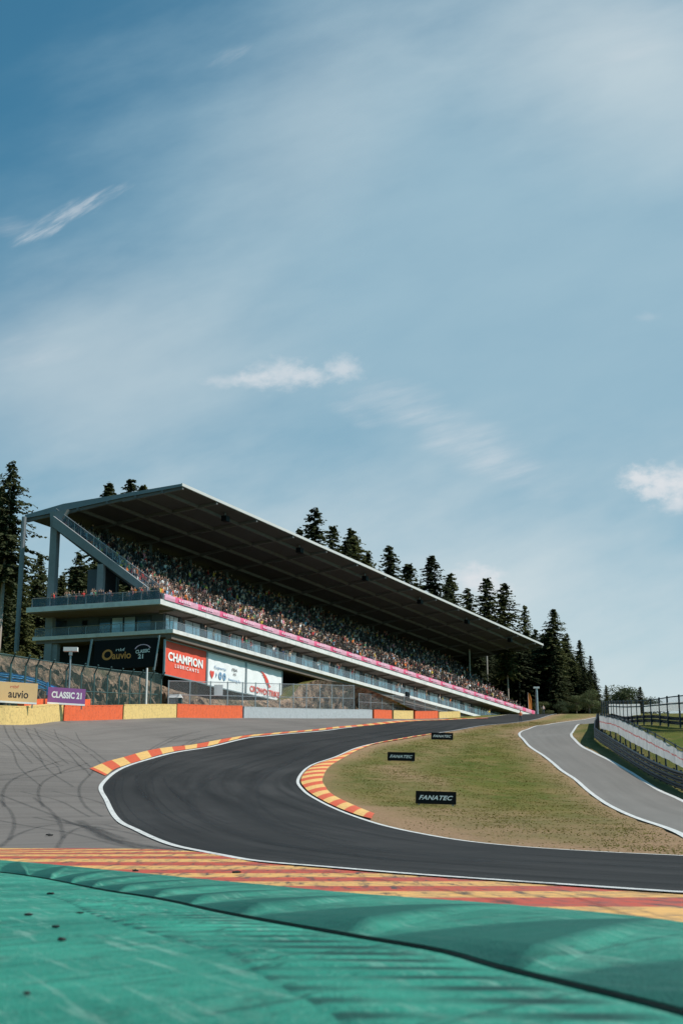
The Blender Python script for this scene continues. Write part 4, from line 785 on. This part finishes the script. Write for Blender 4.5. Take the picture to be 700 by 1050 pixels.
# ------------------------------------------------------------------ people
def person_mesh(name, J, sub=1, low=False):
    """J: joints (pos, radius, parent)"""
    me = bpy.data.meshes.new(name); me.from_pydata([j[0] for j in J], [(j[2], i) for i, j in enumerate(J) if j[2] is not None], [])
    ob = bpy.data.objects.new(name, me); C.objects.link(ob); sk = ob.modifiers.new('s', 'SKIN'); sk.branch_smoothing = .6
    for i, j in enumerate(J): r = j[1]; me.skin_vertices[0].data[i].radius = r if isinstance(r, tuple) else (r, r)
    me.skin_vertices[0].data[0].use_root = True
    if sub: ob.modifiers.new('u', 'SUBSURF').levels = sub
    dg = bpy.context.evaluated_depsgraph_get(); dg.update(); out = bpy.data.meshes.new_from_object(ob.evaluated_get(dg)); bpy.data.objects.remove(ob); bpy.data.meshes.remove(me); out.name = name; return out
def skeleton(pose, ph=0):
    r = random.Random(ph*13+5); a = lambda s=.04: r.uniform(-s, s)
    if pose == 'stand': hip, sh, kn, ft, yk = .93, 1.42, .50, .05, 0.0
    else: hip, sh, kn, ft, yk = .50, 1.0, .50, .05, -.42
    J = [((0,0,hip), (.15,.11), None), ((0,0,hip+.22), (.14,.10), 0), ((0,.0,sh-.08), (.17,.11), 1), ((0,0,sh+.04), .06, 2), ((0,-.02,sh+.12), (.085,.095), 3), ((0,-.02,sh+.25), (.085,.10), 4), ((0,-.01,sh+.31), (.05,.06), 5)]
    for s in (-1, 1):
        k = len(J)
        if pose == 'stand': J += [((s*.10,0,hip-.08), .085, 0), ((s*.12,-.02+a(),kn), .06, k), ((s*.13,.02+a(),.09), .04, k+1), ((s*.14,-.14,.035), (.04,.03), k+2)]
        else: J += [((s*.11,-.06,hip-.01), .085, 0), ((s*.13,yk,hip), .065, k), ((s*.13,yk+.02,.10), .042, k+1), ((s*.14,yk-.14,.035), (.04,.03), k+2)]
        k = len(J); up = (ph+s) % 4 == 0
        if up: J += [((s*.20,0,sh-.03), .055, 2), ((s*.30,-.10,sh+.10), .045, k), ((s*.22,-.16,sh+.34), .035, k+1), ((s*.20,-.17,sh+.42), (.03,.02), k+2)]
        elif pose == 'stand': J += [((s*.20,0,sh-.03), .055, 2), ((s*.26,.02+a(),sh-.32), .042, k), ((s*.20,-.20+a(.1),sh-.42+a(.12)), .032, k+1), ((s*.17,-.27,sh-.42), (.03,.022), k+2)]
        else: J += [((s*.20,0,sh-.03), .055, 2), ((s*.25,-.05,sh-.30), .042, k), ((s*.12+a(),-.28,sh-.36+a(.08)), .032, k+1), ((s*.08,-.34,sh-.36), (.03,.022), k+2)]
    return J, hip, sh
PM = []
for pose in ('stand', 'sit'):
    for ph in range(4):
        J, hip, sh = skeleton(pose, ph); me = person_mesh('person', J, 1)
        for m_ in (M_shirt, M_skin, M_trous, M_hair): me.materials.append(m_)
        for p in me.polygons:
            c = p.center; i = 0
            if c.z > sh+.06: i = 3 if (c.z > sh+.25 or (c.y > 0.0 and c.z > sh+.12)) and not (abs(c.x) > .14) else 1
            elif c.z < hip+.03 and (pose == 'stand' or c.y < -.02 or c.z < hip-.02): i = 2
            elif c.y < -.15 or (c.z < sh-.28 and abs(c.x) > .19): i = 1
            p.material_index = i; p.use_smooth = True
        PM.append((pose, me))
COLS = [('white',(.75,.75,.74)),('white',(.70,.71,.73)),('black',(.012,.012,.014)),('black',(.03,.03,.035)),('navy blue',(.02,.035,.09)),('red',(.5,.03,.025)),('orange',(.65,.17,.03)),('grey',(.22,.23,.24)),('pale blue',(.28,.42,.58)),('pink',(.62,.22,.28)),('yellow',(.6,.43,.06)),('beige',(.5,.38,.27)),('green',(.05,.16,.08)),('black',(.02,.02,.02)),('black',(.014,.014,.018)),('navy blue',(.03,.04,.08)),('dark grey',(.06,.06,.065)),('dark red',(.22,.02,.02)),('dark grey',(.045,.05,.06)),('white',(.6,.6,.6))]
def add_person(mesh, loc, face, col, label, group=None, sc=1.0):
    o = bpy.data.objects.new('person', mesh); C.objects.link(o); o.location = loc; o.rotation_euler = (0,0,face); o.scale = (sc,)*3; o.color = (*col, 1); return tag(o, label, 'person', group)
front_yaw = -az2 - math.pi/2*0; 
fy = math.atan2(-EY[1], -EY[0]) + math.pi/2     # mesh faces -Y locally; turn it to look out of the stand
st = [m for p_, m in PM if p_ == 'stand']; si = [m for p_, m in PM if p_ == 'sit']
ind = 0
ORD = ['', 'first','second','third','fourth','fifth','sixth','seventh','eighth','ninth','tenth','eleventh','twelfth','thirteenth','fourteenth','fifteenth','sixteenth','seventeenth','eighteenth','nineteenth','twentieth','twenty-first','twenty-second','twenty-third','twenty-fourth','twenty-fifth','last','last']
# lower balcony
for i in range(46):
    x = 3+rng.random()*104; cn, cc_ = COLS[rng.integers(len(COLS))]
    if i == 0: x, cn, cc_ = pix_local(260,661,.8)[0], 'red', (.55,.04,.03)
    if i == 1: x, cn, cc_ = pix_local(248,659,.8)[0], 'red', (.5,.05,.04)
    x_ = max(x, 2.0); bay = int((x_-.9)//5)+1
    add_person(st[i % 4], SW((x_, .45+rng.random()*1.2, .352)), fy+rng.normal(0,.6), cc_, f'person in {cn} top behind the lower glass rail at {ORD[bay]} window bay', 'people on the lower balcony'); ind += 1
# end terrace
for i in range(46):
    cn, cc_ = COLS[rng.integers(len(COLS))]; x, y_ = (-2.35+rng.random()**2*2.0, .6+rng.random()**1.5*14.5)
    add_person(st[i % 4], SW((x, y_, 3.452)), fy-1.3+rng.normal(0,.7), cc_, f'person in {cn} top standing on the end terrace behind the dark glass rail', 'people on the end terrace'); ind += 1
# upper end of the stand
spots = []
for r in range(NR):
    for j in range(252): spots.append((r, .9+j*.5))
near, crowd = [], []
for r, x in spots:
    ais = abs(((x-5) % 15)-.5) < .5
    if ais or rng.random() > .90-.010*r: continue
    crowd.append((r, x+rng.normal(0,.06)))
crowd.sort(key=lambda a_: a_[1]*1.0+a_[0]*.3)
near, crowd = crowd[:206], crowd[206:]
def seat(r, x): return (x, 1.4+r*.745+.40, 3.5+r*.545+.0)
for i, (r, x) in enumerate(near):
    cn, cc_ = COLS[rng.integers(len(COLS))]; s_ = rng.random() < .35; band = 'front rows' if r < 7 else ('middle rows' if r < 14 else 'back rows')
    add_person((st if s_ else si)[i % 4], SW(seat(r, x)), fy+rng.normal(0,.3), cc_, f"spectator in {cn} top {'standing' if s_ else 'seated'} in the {band} beside the end stair", 'spectators seated nearest the end stair', .97+rng.random()*.08)
# the rest of the crowd in one mesh
tmpl = []
for pose in ('sit', 'stand'):
    for ph in (0, 1, 3):
        J, hip, sh = skeleton(pose, ph); me = person_mesh('tmp', J, 0); v = np.array([x.co[:] for x in me.vertices]); me.calc_loop_triangles(); f = np.array([t_.vertices[:] for t_ in me.loop_triangles]); part = np.zeros(len(v), int)
        part[v[:,2] > sh+.10] = 1; part[(v[:,2] > sh+.27) | ((v[:,2] > sh+.13) & (v[:,1] > .02))] = 3; part[(v[:,2] < hip+.02)] = 2; part[(v[:,1] < -.22) & (v[:,2] > hip+.05) & (part == 0)] = 1
        tmpl.append((v, f, part)); bpy.data.meshes.remove(me)
SK = [(.55,.33,.24),(.45,.26,.18),(.6,.40,.31),(.25,.13,.08)]; HR = [(.03,.02,.015),(.09,.05,.03),(.28,.19,.09),(.5,.5,.5),(.6,.1,.05),(.7,.7,.7),(.02,.02,.02)]; TR = [(.03,.04,.08),(.02,.02,.02),(.35,.28,.2),(.1,.13,.2)]
Vs, Fs, Cs = [], [], []; base = 0
for r, x in crowd:
    v, f, part = tmpl[rng.integers(3)+(3 if rng.random() < .25 else 0)]; a_ = fy+rng.normal(0,.35); c_, s_ = math.cos(a_), math.sin(a_); sc_ = .95+rng.random()*.1
    q = np.c_[v[:,0]*c_-v[:,1]*s_, v[:,0]*s_+v[:,1]*c_, v[:,2]]*sc_+SW(seat(r, x)); pal = np.array([COLS[rng.integers(len(COLS))][1], SK[rng.integers(4)], TR[rng.integers(4)], HR[rng.integers(7)]])
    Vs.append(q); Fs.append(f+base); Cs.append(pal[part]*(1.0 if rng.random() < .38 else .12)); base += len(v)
me = bpy.data.meshes.new('crowd'); V_ = np.vstack(Vs); F_ = np.vstack(Fs); me.vertices.add(len(V_)); me.vertices.foreach_set('co', V_.astype(np.float32).ravel()); me.loops.add(len(F_)*3); me.loops.foreach_set('vertex_index', F_.astype(np.int32).ravel())
me.polygons.add(len(F_)); me.polygons.foreach_set('loop_start', np.arange(0, len(F_)*3, 3, dtype=np.int32)); me.update(calc_edges=True); ca = me.color_attributes.new('col', 'FLOAT_COLOR', 'POINT'); ca.data.foreach_set('color', np.c_[np.vstack(Cs), np.ones(len(V_))].astype(np.float32).ravel())
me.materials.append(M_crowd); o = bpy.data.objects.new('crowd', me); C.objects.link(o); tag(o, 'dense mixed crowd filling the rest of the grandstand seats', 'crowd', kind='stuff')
print('people', ind+len(near), 'crowd', len(crowd), 'faces', len(F_))
x, y = G(410, 736.2); y += 2.2; add_person(st[1], (x+.05, y, at(410,730,y)[2]), math.radians(-20), (.75,.75,.75), 'marshal in white top standing behind the short yellow barrier', sc=1.15)
x, y = G(534, 743); 
for u, v, yy, c_, lb in [(533.5,741.5,208,(.65,.15,.05),'tiny far person in orange at the crest of the track'),(557,738.5,250,(.7,.5,.45),'tiny far person in pale top near the lamp post')]:
    p = at(u, v, yy); add_person(st[0], (p[0], yy, H(p[0], yy)), 0, c_, lb)
# ------------------------------------------------------------------ trees
def conifer(seed, bare=.12, dens=1.0, ragged=.2, width=.17):
    """unit height 1 tree: returns trunk MB and crown arrays"""
    r = np.random.default_rng(seed); tr = MB(); lean = r.normal(0,.006,2)
    tr.tube([(lean[0]*t_*3, lean[1]*t_*3, t_) for t_ in np.linspace(-.02,.98,9)], [.0125*(1-t_)**.8+.0008 for t_ in np.linspace(0,.98,9)], 7)
    vs = []; nw = 58
    for w in range(nw):
        t_ = bare+(1-bare)*(w/nw)**.93; rem = 1-(t_-bare)/(1-bare)
        R = width*1.18*(rem**.78)*(1-.25*math.exp(-((1-rem)/.08)))*r.uniform(1-ragged,1+ragged)+.008
        t0_ = t_
        for b_ in range(int(8*dens)+(r.random() < .5)):
            t_ = t0_+r.uniform(-.009,.009)
            if r.random() < .08+ragged*.3: continue
            a_ = r.uniform(0, 2*math.pi); Rb = R*r.uniform(.55,1.18); droop = .20+.25*(1-t_)+r.normal(0,.06); rise = .10*t_
            m2 = max(5, int(Rb/.0070)); 
            for i in range(m2):
                s_ = (i+r.random())/m2; rad = Rb*s_; x_, y_ = math.cos(a_)*rad, math.sin(a_)*rad; z_ = t_+rise*rad-droop*rad*s_+r.normal(0,.0025)
                for side in (-1, 1):
                    if r.random() < .12: continue
                    ln_ = (.020*(1-s_*.55))*r.uniform(.6,1.25)*(.55+.6*rem); da = a_+side*r.uniform(.5,1.1); w2 = .0050*r.uniform(.7,1.5)
                    p_ = np.array([x_+lean[0]*t_*3, y_+lean[1]*t_*3, z_]); tip = p_+np.array([math.cos(da)*ln_, math.sin(da)*ln_, -ln_*r.uniform(.15,.75)]); pr = np.array([-math.sin(da)*w2, math.cos(da)*w2, r.normal(0,.0022)])
                    vs.append([p_-pr*.6, p_+pr*.6, tip+pr, tip-pr])
    return tr, np.array(vs).reshape(-1,3)
def crown_mesh(name, vs, mat):
    k = len(vs)//4; me = bpy.data.meshes.new(name); me.vertices.add(len(vs)); me.vertices.foreach_set('co', vs.astype(np.float32).ravel()); me.loops.add(k*4); me.loops.foreach_set('vertex_index', np.arange(k*4, dtype=np.int32)); me.polygons.add(k); me.polygons.foreach_set('loop_start', np.arange(0, k*4, 4, dtype=np.int32)); me.update(calc_edges=True); me.materials.append(mat); return me
def meshof(mb, mat, name): me = bpy.data.meshes.new(name); me.from_pydata([tuple(map(float, v)) for v in mb.v], [], mb.f); me.materials.append(mat); me.polygons.foreach_set('use_smooth', np.ones(len(me.polygons), bool)); return me
VAR = []
for sd, bare, dens, rag, wd, tm in [(1,.10,1.2,.15,.155,M_trunk),(2,.14,1.15,.25,.165,M_trunk),(3,.42,1.0,.30,.14,M_trunkl),(4,.08,1.3,.2,.18,M_trunk),(5,.52,.85,.45,.145,M_trunkl),(6,.2,1.1,.3,.15,M_trunk)]:
    t_, c_ = conifer(sd, bare, dens, rag, wd); VAR.append((meshof(t_, tm, 'trunk'), crown_mesh('crown', c_, M_needle)))
def broad(seed, mat):
    r = np.random.default_rng(seed); tr = MB(); tr.tube([(0,0,-.03),(.01,0,.25),(0,.02,.5)], [.03,.022,.012], 7); bl_ = []
    for i in range(16):
        a_ = r.uniform(0,6.28); rr = r.uniform(.08,.28); z_ = r.uniform(.32,.86); c_ = np.array([math.cos(a_)*rr*(1.1-abs(z_-.5)), math.sin(a_)*rr*(1.1-abs(z_-.5)), z_]); bl_.append((c_, r.uniform(.09,.19))); tr.tube([(0,0,.2+.2*r.random()), tuple(c_*[.6,.6,.9]), tuple(c_)], [.012,.007,.003], 5)
    vs = []
    for c_, R in bl_:
        for i in range(int(420*(R/.15)**2)):
            d = r.normal(0,1,3); d /= np.linalg.norm(d); p_ = c_+d*R*r.uniform(.55,1.08)*np.array([1,1,.8]); a1 = r.normal(0,1,3); a1 /= np.linalg.norm(a1); a2 = np.cross(a1, d); a2 /= np.linalg.norm(a2)+1e-9; s_ = .012*r.uniform(.6,1.4); vs.append([p_-a1*s_, p_-a2*s_*.6, p_+a1*s_, p_+a2*s_*.6])
    return meshof(tr, M_trunk, 'trunk'), crown_mesh('crown', np.array(vs).reshape(-1,3), mat)
BV = [broad(11, M_leaf), broad(12, M_leaf), broad(13, M_yleaf)]
def tree(kind, var, x, y, z, h, label, group, sxy=1.0, cat='tree'):
    tm, cm = var; e = empty(kind, (x, y, z), label, cat, group); e.scale = (h*sxy, h*sxy, h); e.rotation_euler = (0,0,random.uniform(0,6.28))
    for nme, m in (('trunk', tm), ('crown', cm)): o = bpy.data.objects.new(nme, m); C.objects.link(o); o.parent = e
    return e
def ptree(u, vt, y, var, label, group, kind='spruce_tree', sxy=1.0, V=None, zbase=None):
    p = at(u, vt, y); zb = (ZG(p[0], y) if zbase is None else zbase)-.3; return tree(kind, (V or VAR)[var], p[0], y, zb, max(3, p[2]-zb), label, group, sxy)
gl, gm, gr_ = 'conifers left of the stand', 'conifers rising above the roof', 'conifers at the far end of the stand'
for u, v, y, k_, lb, s_ in [(9,474,205,4,'tallest bare-trunked conifer at the left edge of the photo',.95),(-10,500,212,2,'bare-trunked conifer partly outside the left edge',1),(14,557,232,5,'dark conifer just right of the tallest bare trunk',1.1),(41,568,238,1,'pointed conifer left of the thin grey tie pole of the stand',1.1),(26,577,224,0,'short dark conifer between two taller ones at left',1.1),
        (86,566,246,4,'ragged conifer seen under the stair through the open end',1.2),(74,590,240,2,'slim conifer behind the end columns',1.1),(100,590,255,0,'dark conifer behind the stair post',1.2),(57,585,250,3,'broad dark conifer beside the end column',1.0)]: ptree(u, v, y, k_, lb, gl, sxy=s_)
for u, v, y, k_, lb, s_ in [(114,493,262,1,'left of two conifer tips above the near roof edge',1),(124,492,266,5,'right of two conifer tips above the near roof edge',1),(152,497,270,0,'barely visible conifer tip at the high roof corner',.9),
        (326,520,268,3,'broadest conifer rising first above the middle of the roof',1.0),(304,541,272,0,'small tip left of the broad conifer above the roof',.9),(339,538,276,1,'conifer leaning on the right of the broad one above the roof',1.0),(348,555,279,5,'low tip right after the broad group above the roof',1),(356,552,284,0,'short conifer before the tall thin one above the roof',1.0),(367,542,286,4,'tall thin see-through conifer above the roof',1.0),(375,566,288,3,'low dark conifer right of the thin one above the roof',1),
        (398.6,558,292,3,'separate full conifer above the roof at its middle',.95),(421,577,297,1,'wide low conifer between two taller ones above the roof',1.25),(442.5,568,300,1,'tall ragged conifer right of the wide low one',1.0),(456,597,305,0,'low tip right of the tall ragged conifer',1),(468,589,308,5,'conifer tip in front of the small white cloud',1.0),(478,602,311,3,'low dark conifer before the far group',1),
        (496,592,314,1,'left one of the two tall far conifers above the roof',1.2),(517,598,318,3,'right one of the two tall far conifers above the roof',1.2)]: ptree(u, v, y, k_, lb, gm, sxy=s_*random.uniform(1.15,1.5))
for u, v, y, k_, lb, s_ in [(536,620,322,0,'slim conifer just above the far roof tip',1.1),(558,624,292,2,'tall conifer with a pale trunk beyond the roof tip',1.35),(581,649,310,3,'pointed conifer left of the last pair',1.15),(592.5,656,316,1,'conifer in the last pair at right',1.1),(604,672,305,0,'shorter conifer at the right edge of the forest',1.1),(545,650,300,3,'dark conifer behind the far lamp post',1.3),(570,662,288,5,'conifer right of the pale trunk',1.3),(531,655,290,4,'pale bare trunk conifer left of the lamp post',1.1),(519,650,285,4,'bare trunk conifer behind the roof tip',1.0),(525,640,300,2,'pale trunk conifer behind the last seats',1.0),(501,650,295,2,'pale trunk conifer behind the back rows at far end',1.0),(491,655,290,4,'slim pale trunk conifer behind the back rows',1.0),(479,655,290,2,'first pale trunk visible behind the back rows',1.0)]: ptree(u, v, y, k_, lb, gr_, sxy=s_)
for i in range(96):
    u = -70+i*7.2+random.uniform(-4,4); 
    if u > 604: break
    y = np.interp(u, [-70,100,620], [262,290,350])+random.uniform(-10,40); vt = np.interp(u, [-70,0,60,110,300,480,560,604], [560,575,585,560,590,628,655,700])+random.uniform(0,26)
    ptree(u, vt, y, [0,1,3,5][i % 4], 'dark conifer deep in the forest behind the stand', 'forest behind the stand', sxy=random.uniform(1.2,1.7))
for i in range(34):
    u = 470+i*4.2+random.uniform(-3,3); y = 285+random.uniform(0,60); ptree(u, np.interp(u, [470,560,590,615], [650,652,676,704])+random.uniform(0,20), y, [3,0,1][i % 3], 'dark low conifer filling the forest edge beyond the far end of the stand', 'forest edge beyond the stand', sxy=1.5)
for i in range(16):
    u = 536+i*4.8+random.uniform(-2,2); ptree(u, np.interp(u, [536,560,585,600,615], [648,640,662,678,698])+random.uniform(-2,14), 300+random.uniform(-10,30), [1,3,0,5][i % 4], 'dark conifer in the thick forest edge right of the grandstand roof', 'forest edge right of the roof', sxy=random.uniform(1.4,1.9))
for u, v, y, k_, lb, s_ in [(603,703,262,0,'rounded grey-green broadleaf bush tree at the forest corner',1.25),(590,712,268,1,'low broadleaf tree at the foot of the last conifers',1.3),(613,718,270,1,'small dark broadleaf tree beside the upper fence',1.3),(575,716,275,0,'broadleaf shrub between conifer trunks behind the road crest',1.3),(555,718,285,1,'shady broadleaf shrub behind the lamp post',1.5)]: ptree(u, v, y, k_, lb, 'broadleaf trees at the forest corner', kind='broadleaf_tree', sxy=s_, V=BV)
for u, v, y, k_, lb, s_, kd in [(643,700,330,1,'highest distant green tree beyond the white screen',1.2,1),(632,704,335,0,'distant rounded tree left of the highest one',1.4,1),(655,704,330,3,'distant pointed tree right of the highest one',1.6,0),(664,714,335,1,'last low distant tree before open sky',1.4,1),(621,702,322,3,'distant dark conifer next to the forest corner',1.1,0),(626,712,330,0,'low distant tree behind the fence corner',1.5,1),(649,712,338,1,'low distant tree in the middle of the far clump',1.5,1)]:
    ptree(u, v, y, k_, lb, 'distant trees beyond the bank', kind='broadleaf_tree' if kd else 'spruce_tree', sxy=s_, V=BV if kd else VAR)
for i, (u, v, y) in enumerate([(4,645,150),(14,643,158),(22,648,152),(31,652,160),(38,650,168),(-8,645,150),(0,655,138),(14,657,142)]):
    p = at(u, v, y); zb = ZG(p[0], y)-.2; tree('shrub', BV[2 if i % 3 else 0], p[0], y, zb, min(3.2, max(1.5, p[2]-zb-.4)), 'yellow-green shrub on the slope left of the stand', 'shrubs on the left slope', 1.5, 'shrub')
# ------------------------------------------------------------------ light and sky
sun_az, sun_el = math.radians(101), math.radians(51)
sd = bpy.data.lights.new('sun', 'SUN'); sd.energy = 4.6; sd.angle = math.radians(.5); sd.color = (1,.925,.84); so = bpy.data.objects.new('sun', sd); C.objects.link(so)
dirv = Vector((math.sin(sun_az)*math.cos(sun_el), math.cos(sun_az)*math.cos(sun_el), math.sin(sun_el))); so.rotation_euler = dirv.to_track_quat('Z', 'Y').to_euler(); so.location = (60, 40, 80)
SKYTINT = (.42,.98,.97)
W = bpy.data.worlds.new('World'); bpy.context.scene.world = W; W.use_nodes = True; t = W.node_tree; bg = t.nodes['Background']
sky = t.nodes.new('ShaderNodeTexSky'); sky.sky_type = 'NISHITA'; sky.sun_disc = False; sky.sun_elevation = sun_el; sky.sun_rotation = sun_az; sky.altitude = 300; sky.air_density = 1.0; sky.dust_density = 1.6; sky.ozone_density = 1.2
tc = t.nodes.new('ShaderNodeTexCoord'); sx = t.nodes.new('ShaderNodeSeparateXYZ'); t.links.new(tc.outputs['Generated'], sx.inputs[0])
yy = mth(t, 'MAXIMUM', sx.outputs[1], .05); A = mth(t, 'DIVIDE', sx.outputs[0], yy); B = mth(t, 'DIVIDE', sx.outputs[2], yy); cv = t.nodes.new('ShaderNodeCombineXYZ'); t.links.new(A, cv.inputs[0]); t.links.new(B, cv.inputs[1]); P2 = cv.outputs[0]
def local(u, v, ru, rv, rot):
    r0 = ray(u, v); k = 1/F/math.cos(P); mp = t.nodes.new('ShaderNodeMapping'); mp.vector_type = 'TEXTURE'; mp.inputs['Location'].default_value = (r0[0], r0[2], 0); mp.inputs['Rotation'].default_value = (0,0,rot); mp.inputs['Scale'].default_value = (ru*k, rv*k, 1); t.links.new(P2, mp.inputs[0]); return mp.outputs[0]
def sstep(val, lo, hi):
    m = t.nodes.new('ShaderNodeMapRange'); m.interpolation_type = 'SMOOTHSTEP'; m.inputs[1].default_value = lo; m.inputs[2].default_value = hi; t.links.new(val, m.inputs[0]); return m.outputs[0]
def length(vec): ln = t.nodes.new('ShaderNodeVectorMath'); ln.operation = 'LENGTH'; t.links.new(vec, ln.inputs[0]); return ln.outputs['Value']
def gnoise(ru, rv, rot, det=8, rough=.62, off=0):
    """noise whose grain is ru x rv sight-line units, turned by rot"""
    k = 1/F/math.cos(P); mp = t.nodes.new('ShaderNodeMapping'); mp.vector_type = 'TEXTURE'; mp.inputs['Location'].default_value = (off, off*.7, 0); mp.inputs['Rotation'].default_value = (0,0,rot); mp.inputs['Scale'].default_value = (ru*k, rv*k, 1); t.links.new(P2, mp.inputs[0]); return noise(t, mp.outputs[0], 1.0, det, rough)
n_puff = gnoise(16, 11, .1, 8, .6, .3); n_wisp = gnoise(120, 22, .28, 8, .60, .1); n_trail = gnoise(34, 7, .62, 8, .6, .9); n_veil = gnoise(190, 80, .35, 6, .55, 2.2)
def mask(u, v, ru, rv, rot, nz, amp, lo, hi):
    d = mth(t, 'SUBTRACT', length(local(u, v, ru, rv, rot)), mth(t, 'MULTIPLY', mth(t, 'SUBTRACT', nz, .5), amp)); return mth(t, 'SUBTRACT', 1, sstep(d, lo, hi))
skyc = mixc(t, 1.0, sky.outputs[0], SKYTINT, 'MULTIPLY')
def over(c, m, col, k): return mixc(t, mth(t, 'MULTIPLY', m, k, clamp=True), c, col)
VE = (3.0,4.5,5.4); VL = (6.0,6.6,6.75)
for (u, v, ru, rv, rot), col, k in [((700,150,620,520,-.3),VE,.80),((560,380,760,420,0),VE,.75),((350,250,330,330,0),VE,.45),((650,60,260,170,-.3),VL,.5),((90,390,260,150,.2),VL,.45),((480,760,620,300,0),VL,.9),((200,620,520,150,0),VL,.45),((330,120,120,240,-.5),VL,.22)]:
    skyc = over(skyc, mth(t, 'MULTIPLY', mask(u, v, ru, rv, rot, n_veil, .5, 0, 1.25), mth(t, 'ADD', .88, mth(t, 'MULTIPLY', n_veil, .16), clamp=True)), col, k)
def wisp(u, v, ru, rv, rot, nz, k, lo=.32, hi=.78):
    global skyc
    skyc = over(skyc, mth(t, 'MULTIPLY', mask(u, v, ru, rv, rot, nz, .9, .1, 1.1), mth(t, 'ADD', .22, sstep(nz, lo, hi))), WC, k)
WC = (6.2,6.5,6.8)
wisp(76,216,66,13,.50,n_trail,.45); wisp(40,240,34,9,.4,n_trail,.4); wisp(14,232,40,14,0,n_wisp,.25); wisp(235,58,30,12,.5,n_trail,.18)
wisp(402,410,72,32,-.22,n_wisp,.30); wisp(480,452,76,34,-.36,n_wisp,.36); wisp(530,482,60,30,-.32,n_wisp,.30); wisp(360,425,34,12,-.5,n_wisp,.22); wisp(30,360,60,30,.3,n_wisp,.2); wisp(650,40,90,50,.3,n_wisp,.14)
for u, v, ru, rv, k in [(290,384,38,19,.62),(262,389,28,12,.5),(318,385,26,12,.5),(352,378,20,16,.62),(230,391,22,9,.4),(690,496,46,22,.95),(655,490,23,13,.9),(694,518,26,12,.6),(668,505,22,10,.55),(488,592,30,16,.95),(506,604,24,12,.7),(664,325,16,6,.15)]:
    skyc = over(skyc, mask(u, v, ru, rv, 0, n_puff, 1.7, .0, 1.25), WC, k)
t.links.new(skyc, bg.inputs['Color']); bg.inputs['Strength'].default_value = .10
# ------------------------------------------------------------------ camera and render settings
cam = bpy.data.cameras.new('camera'); cam.sensor_fit = 'VERTICAL'; cam.sensor_height = 36; cam.lens = F/1050*36; cam.clip_end = 3000; cam.clip_start = .05
cam.dof.use_dof = True; cam.dof.focus_distance = 90; cam.dof.aperture_fstop = 5.0
co = bpy.data.objects.new('camera', cam); C.objects.link(co); co.location = (0,0,0); co.rotation_euler = (math.pi/2+P, 0, 0)
sc_ = bpy.context.scene; sc_.camera = co; sc_.view_settings.view_transform = 'Standard'; sc_.view_settings.look = 'None'; sc_.view_settings.exposure = 0.2; sc_.view_settings.gamma = 1
sc_.cycles.max_bounces = 6; sc_.cycles.transparent_max_bounces = 12
